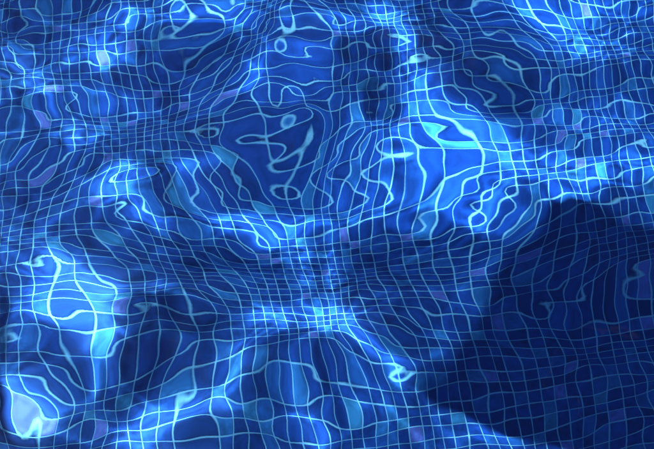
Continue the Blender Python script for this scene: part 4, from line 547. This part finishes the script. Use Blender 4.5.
    481,11,10,11,12,12,13,14,16,18,20,22,24,26,28,29,30,31,29,26,18,8,-2,-14,-22,-28,-32,-32,-32,-30,-27,-25,-21,-19,-17,-16,-17,-19,-23,-30,-39,-52,-66,-84,-102,-121,-140,-157,-172,-186,-197,-207,-211,-212,-210,-208,-202,-199,-196,-194,-193,-193,-190,-185,-179,-172,-165,-159,-156,-153,-149,-143,-130,-111,-82,-45,3,58,117,172,220,252,271,277,273,263,248,232,216,201,187,176,166,158,152,146,140,135,129,123,118,112,108,104,101,99,98,97,96,96,96,
    459,12,13,12,14,15,16,17,21,22,25,27,29,32,32,33,33,32,29,25,19,10,0,-7,-16,-22,-25,-27,-28,-27,-25,-23,-21,-20,-18,-18,-20,-21,-26,-33,-42,-52,-67,-81,-98,-114,-131,-145,-160,-173,-183,-191,-196,-199,-198,-198,-194,-192,-190,-188,-187,-185,-183,-179,-173,-169,-163,-158,-153,-149,-141,-132,-118,-96,-68,-33,8,56,105,151,190,220,239,249,251,245,236,224,210,198,186,174,164,156,148,142,135,130,123,118,112,108,104,101,98,97,95,94,94,94,93,
    440,14,14,15,15,17,19,21,23,26,29,31,33,35,35,36,36,33,30,26,19,12,4,-3,-11,-16,-20,-23,-23,-24,-23,-22,-20,-20,-18,-19,-21,-23,-28,-34,-42,-53,-65,-78,-93,-108,-122,-136,-150,-160,-170,-178,-183,-187,-187,-187,-186,-185,-183,-181,-180,-178,-176,-172,-169,-164,-159,-154,-150,-142,-135,-123,-107,-86,-59,-26,11,53,94,133,168,196,215,226,230,229,222,214,203,192,181,171,161,152,144,137,130,125,118,113,108,103,101,97,96,93,93,92,92,92,91,
    425,15,15,16,17,19,21,24,26,30,31,35,36,38,38,38,37,35,32,27,21,14,7,0,-6,-12,-15,-19,-20,-21,-20,-20,-20,-19,-18,-19,-21,-24,-29,-34,-42,-52,-63,-75,-88,-101,-115,-127,-139,-150,-159,-166,-171,-175,-177,-178,-177,-176,-176,-174,-173,-171,-169,-166,-163,-159,-155,-150,-144,-137,-128,-115,-99,-79,-52,-23,12,48,85,120,150,176,194,206,213,213,210,203,194,185,176,165,156,148,139,132,126,119,114,108,104,100,97,94,92,92,90,90,90,90,90,
    412,17,16,17,18,21,23,26,29,32,35,37,39,40,40,41,39,36,34,28,23,17,10,3,-2,-8,-12,-14,-17,-18,-18,-19,-18,-18,-18,-19,-21,-24,-28,-34,-41,-51,-60,-71,-83,-96,-107,-119,-130,-140,-148,-155,-161,-164,-167,-168,-169,-168,-168,-166,-166,-164,-163,-160,-157,-154,-149,-145,-139,-131,-122,-109,-93,-73,-48,-20,10,44,76,108,136,159,177,189,197,198,197,192,185,178,168,159,151,143,134,127,121,115,109,104,100,96,93,92,89,89,88,89,88,89,88,
    402,17,16,18,20,23,25,28,32,34,37,40,41,42,43,43,41,38,35,31,25,19,13,7,0,-4,-8,-11,-14,-15,-16,-17,-16,-17,-18,-18,-21,-24,-27,-34,-40,-48,-58,-67,-79,-89,-101,-110,-122,-130,-138,-145,-150,-154,-157,-159,-160,-160,-160,-159,-159,-157,-156,-154,-151,-149,-144,-140,-133,-126,-116,-103,-87,-69,-45,-19,9,39,68,97,123,144,161,174,181,185,184,181,176,169,161,153,145,137,130,122,116,110,104,100,96,93,90,88,87,87,86,87,87,88,87,
    393,17,17,19,21,24,27,30,34,37,39,42,44,45,45,44,43,41,37,32,28,21,16,10,4,-1,-5,-8,-11,-13,-13,-15,-15,-16,-16,-18,-21,-23,-27,-32,-39,-46,-54,-64,-74,-83,-94,-103,-113,-121,-128,-135,-141,-144,-148,-150,-151,-152,-152,-152,-151,-151,-149,-148,-146,-142,-139,-134,-128,-121,-110,-99,-83,-64,-44,-19,7,34,61,87,111,131,147,159,167,172,172,171,166,160,154,146,139,131,125,117,111,105,101,96,92,89,87,85,85,84,84,85,86,88,88,
    393,17,17,19,21,24,27,30,34,37,39,42,44,45,45,44,43,41,37,32,28,21,16,10,4,-1,-5,-8,-11,-13,-13,-15,-15,-16,-16,-18,-21,-23,-27,-32,-39,-46,-54,-64,-74,-83,-94,-103,-113,-121,-128,-135,-141,-144,-148,-150,-151,-152,-152,-152,-151,-151,-149,-148,-146,-142,-139,-134,-128,-121,-110,-99,-83,-64,-44,-19,7,34,61,87,111,131,147,159,167,172,172,171,166,160,154,146,139,131,125,117,111,105,101,96,92,89,87,85,85,84,84,85,86,88,88]
WAVES = {
    'near': (0.0185, -0.4382376815823095, -0.3625739553523364, 55, 47, 5e-06, NEAR_MAP),
    'side': (0.0175, -1.3520713446639558, 0.4244980202170801, 111, 88, 5e-06, SUN_FOCUS_MAP),
}


def spline(spec, xs, ys):
    g, x0, y0, nx, ny, q, data = spec
    C = np.cumsum(np.array(data, np.int64).reshape(ny, nx), 1) * q
    def basis(t, n):
        a = np.clip((t) / g, 0, n - 3 - 1e-6)
        i = np.floor(a).astype(int); u = a - i
        B = np.zeros((len(t), n))
        w = (((1 - u) ** 3) / 6, (3 * u ** 3 - 6 * u ** 2 + 4) / 6, (-3 * u ** 3 + 3 * u ** 2 + 3 * u + 1) / 6, u ** 3 / 6)
        for k in range(4):
            B[np.arange(len(t)), i + k] += w[k]
        return B
    return basis(ys - y0, ny) @ C @ basis(xs - x0, nx).T


def ramp(t, a, b_):
    u = np.clip((t - a) / (b_ - a), 0, 1)
    return u * u * u * (u * (u * 6 - 15) + 10)


def window(xs, ys, x0, x1, y0, y1, m):
    wx = ramp(xs, x0 - m, x0) * (1 - ramp(xs, x1, x1 + m))
    wy = ramp(ys, y0 - min(m, 0.045), y0) * (1 - ramp(ys, y1, y1 + m))
    return wy[:, None] * wx[None, :]


FX0, FX1, FY0, FY1 = -1.34, 0.54, -0.38, 1.98
STEP = 0.005
def axis(lo, f0, f1, hi):
    return np.concatenate([np.linspace(lo, f0, max(2, int((f0 - lo) / 0.02) + 1))[:-1],
                           np.linspace(f0, f1, int((f1 - f0) / STEP) + 1),
                           np.linspace(f1, hi, max(2, int((hi - f1) / 0.02) + 1))[1:]])
xs, ys = axis(PX0, FX0, FX1, PX1), axis(PY0, FY0, FY1, PY1)
XX, YY = np.meshgrid(xs, ys)
W1 = window(xs, ys, *(-0.3726, 0.4404, -0.2901, 0.3875, 0.06))
W2 = window(xs, ys, *(-1.2821, 0.4679, 0.4695, 1.842, 0.07))
amb = np.zeros_like(XX)
for k in range(36):
    lam = 0.14 * (5.0 ** rng.random()); th = rng.uniform(0, 2 * math.pi); ph = rng.uniform(0, 2 * math.pi)
    kk = 2 * math.pi / lam
    amb += 0.018 / kk * np.sin(kk * (XX * math.cos(th) + YY * math.sin(th)) + ph)
chop = np.zeros_like(XX)
for k in range(40):
    lam = 0.028 * (2.2 ** rng.random()); th = rng.normal(1.2, 0.7); ph = rng.uniform(0, 2 * math.pi)
    kk = 2 * math.pi / lam
    chop += 0.0021 / kk * np.sin(kk * (XX * math.cos(th) + YY * math.sin(th)) + ph)
H = chop * (0.35 + 0.65 * W1) + W1 * spline(WAVES['near'], xs, ys) + W2 * spline(WAVES['side'], xs, ys) + np.clip(1 - W1 - W2, 0, 1) * amb
ny_, nx_ = H.shape
idx = np.arange(nx_ * ny_).reshape(ny_, nx_)
faces = np.stack([idx[:-1, :-1], idx[:-1, 1:], idx[1:, 1:], idx[1:, :-1]], -1).reshape(-1, 4)
water = link('water', quads('water', np.stack([XX, YY, H], -1).reshape(-1, 3), faces), M_WATER, smooth=True,
             kind='structure', label='clear rippling pool water over blue mosaic tiles')
water.cycles.is_caustics_caster = True
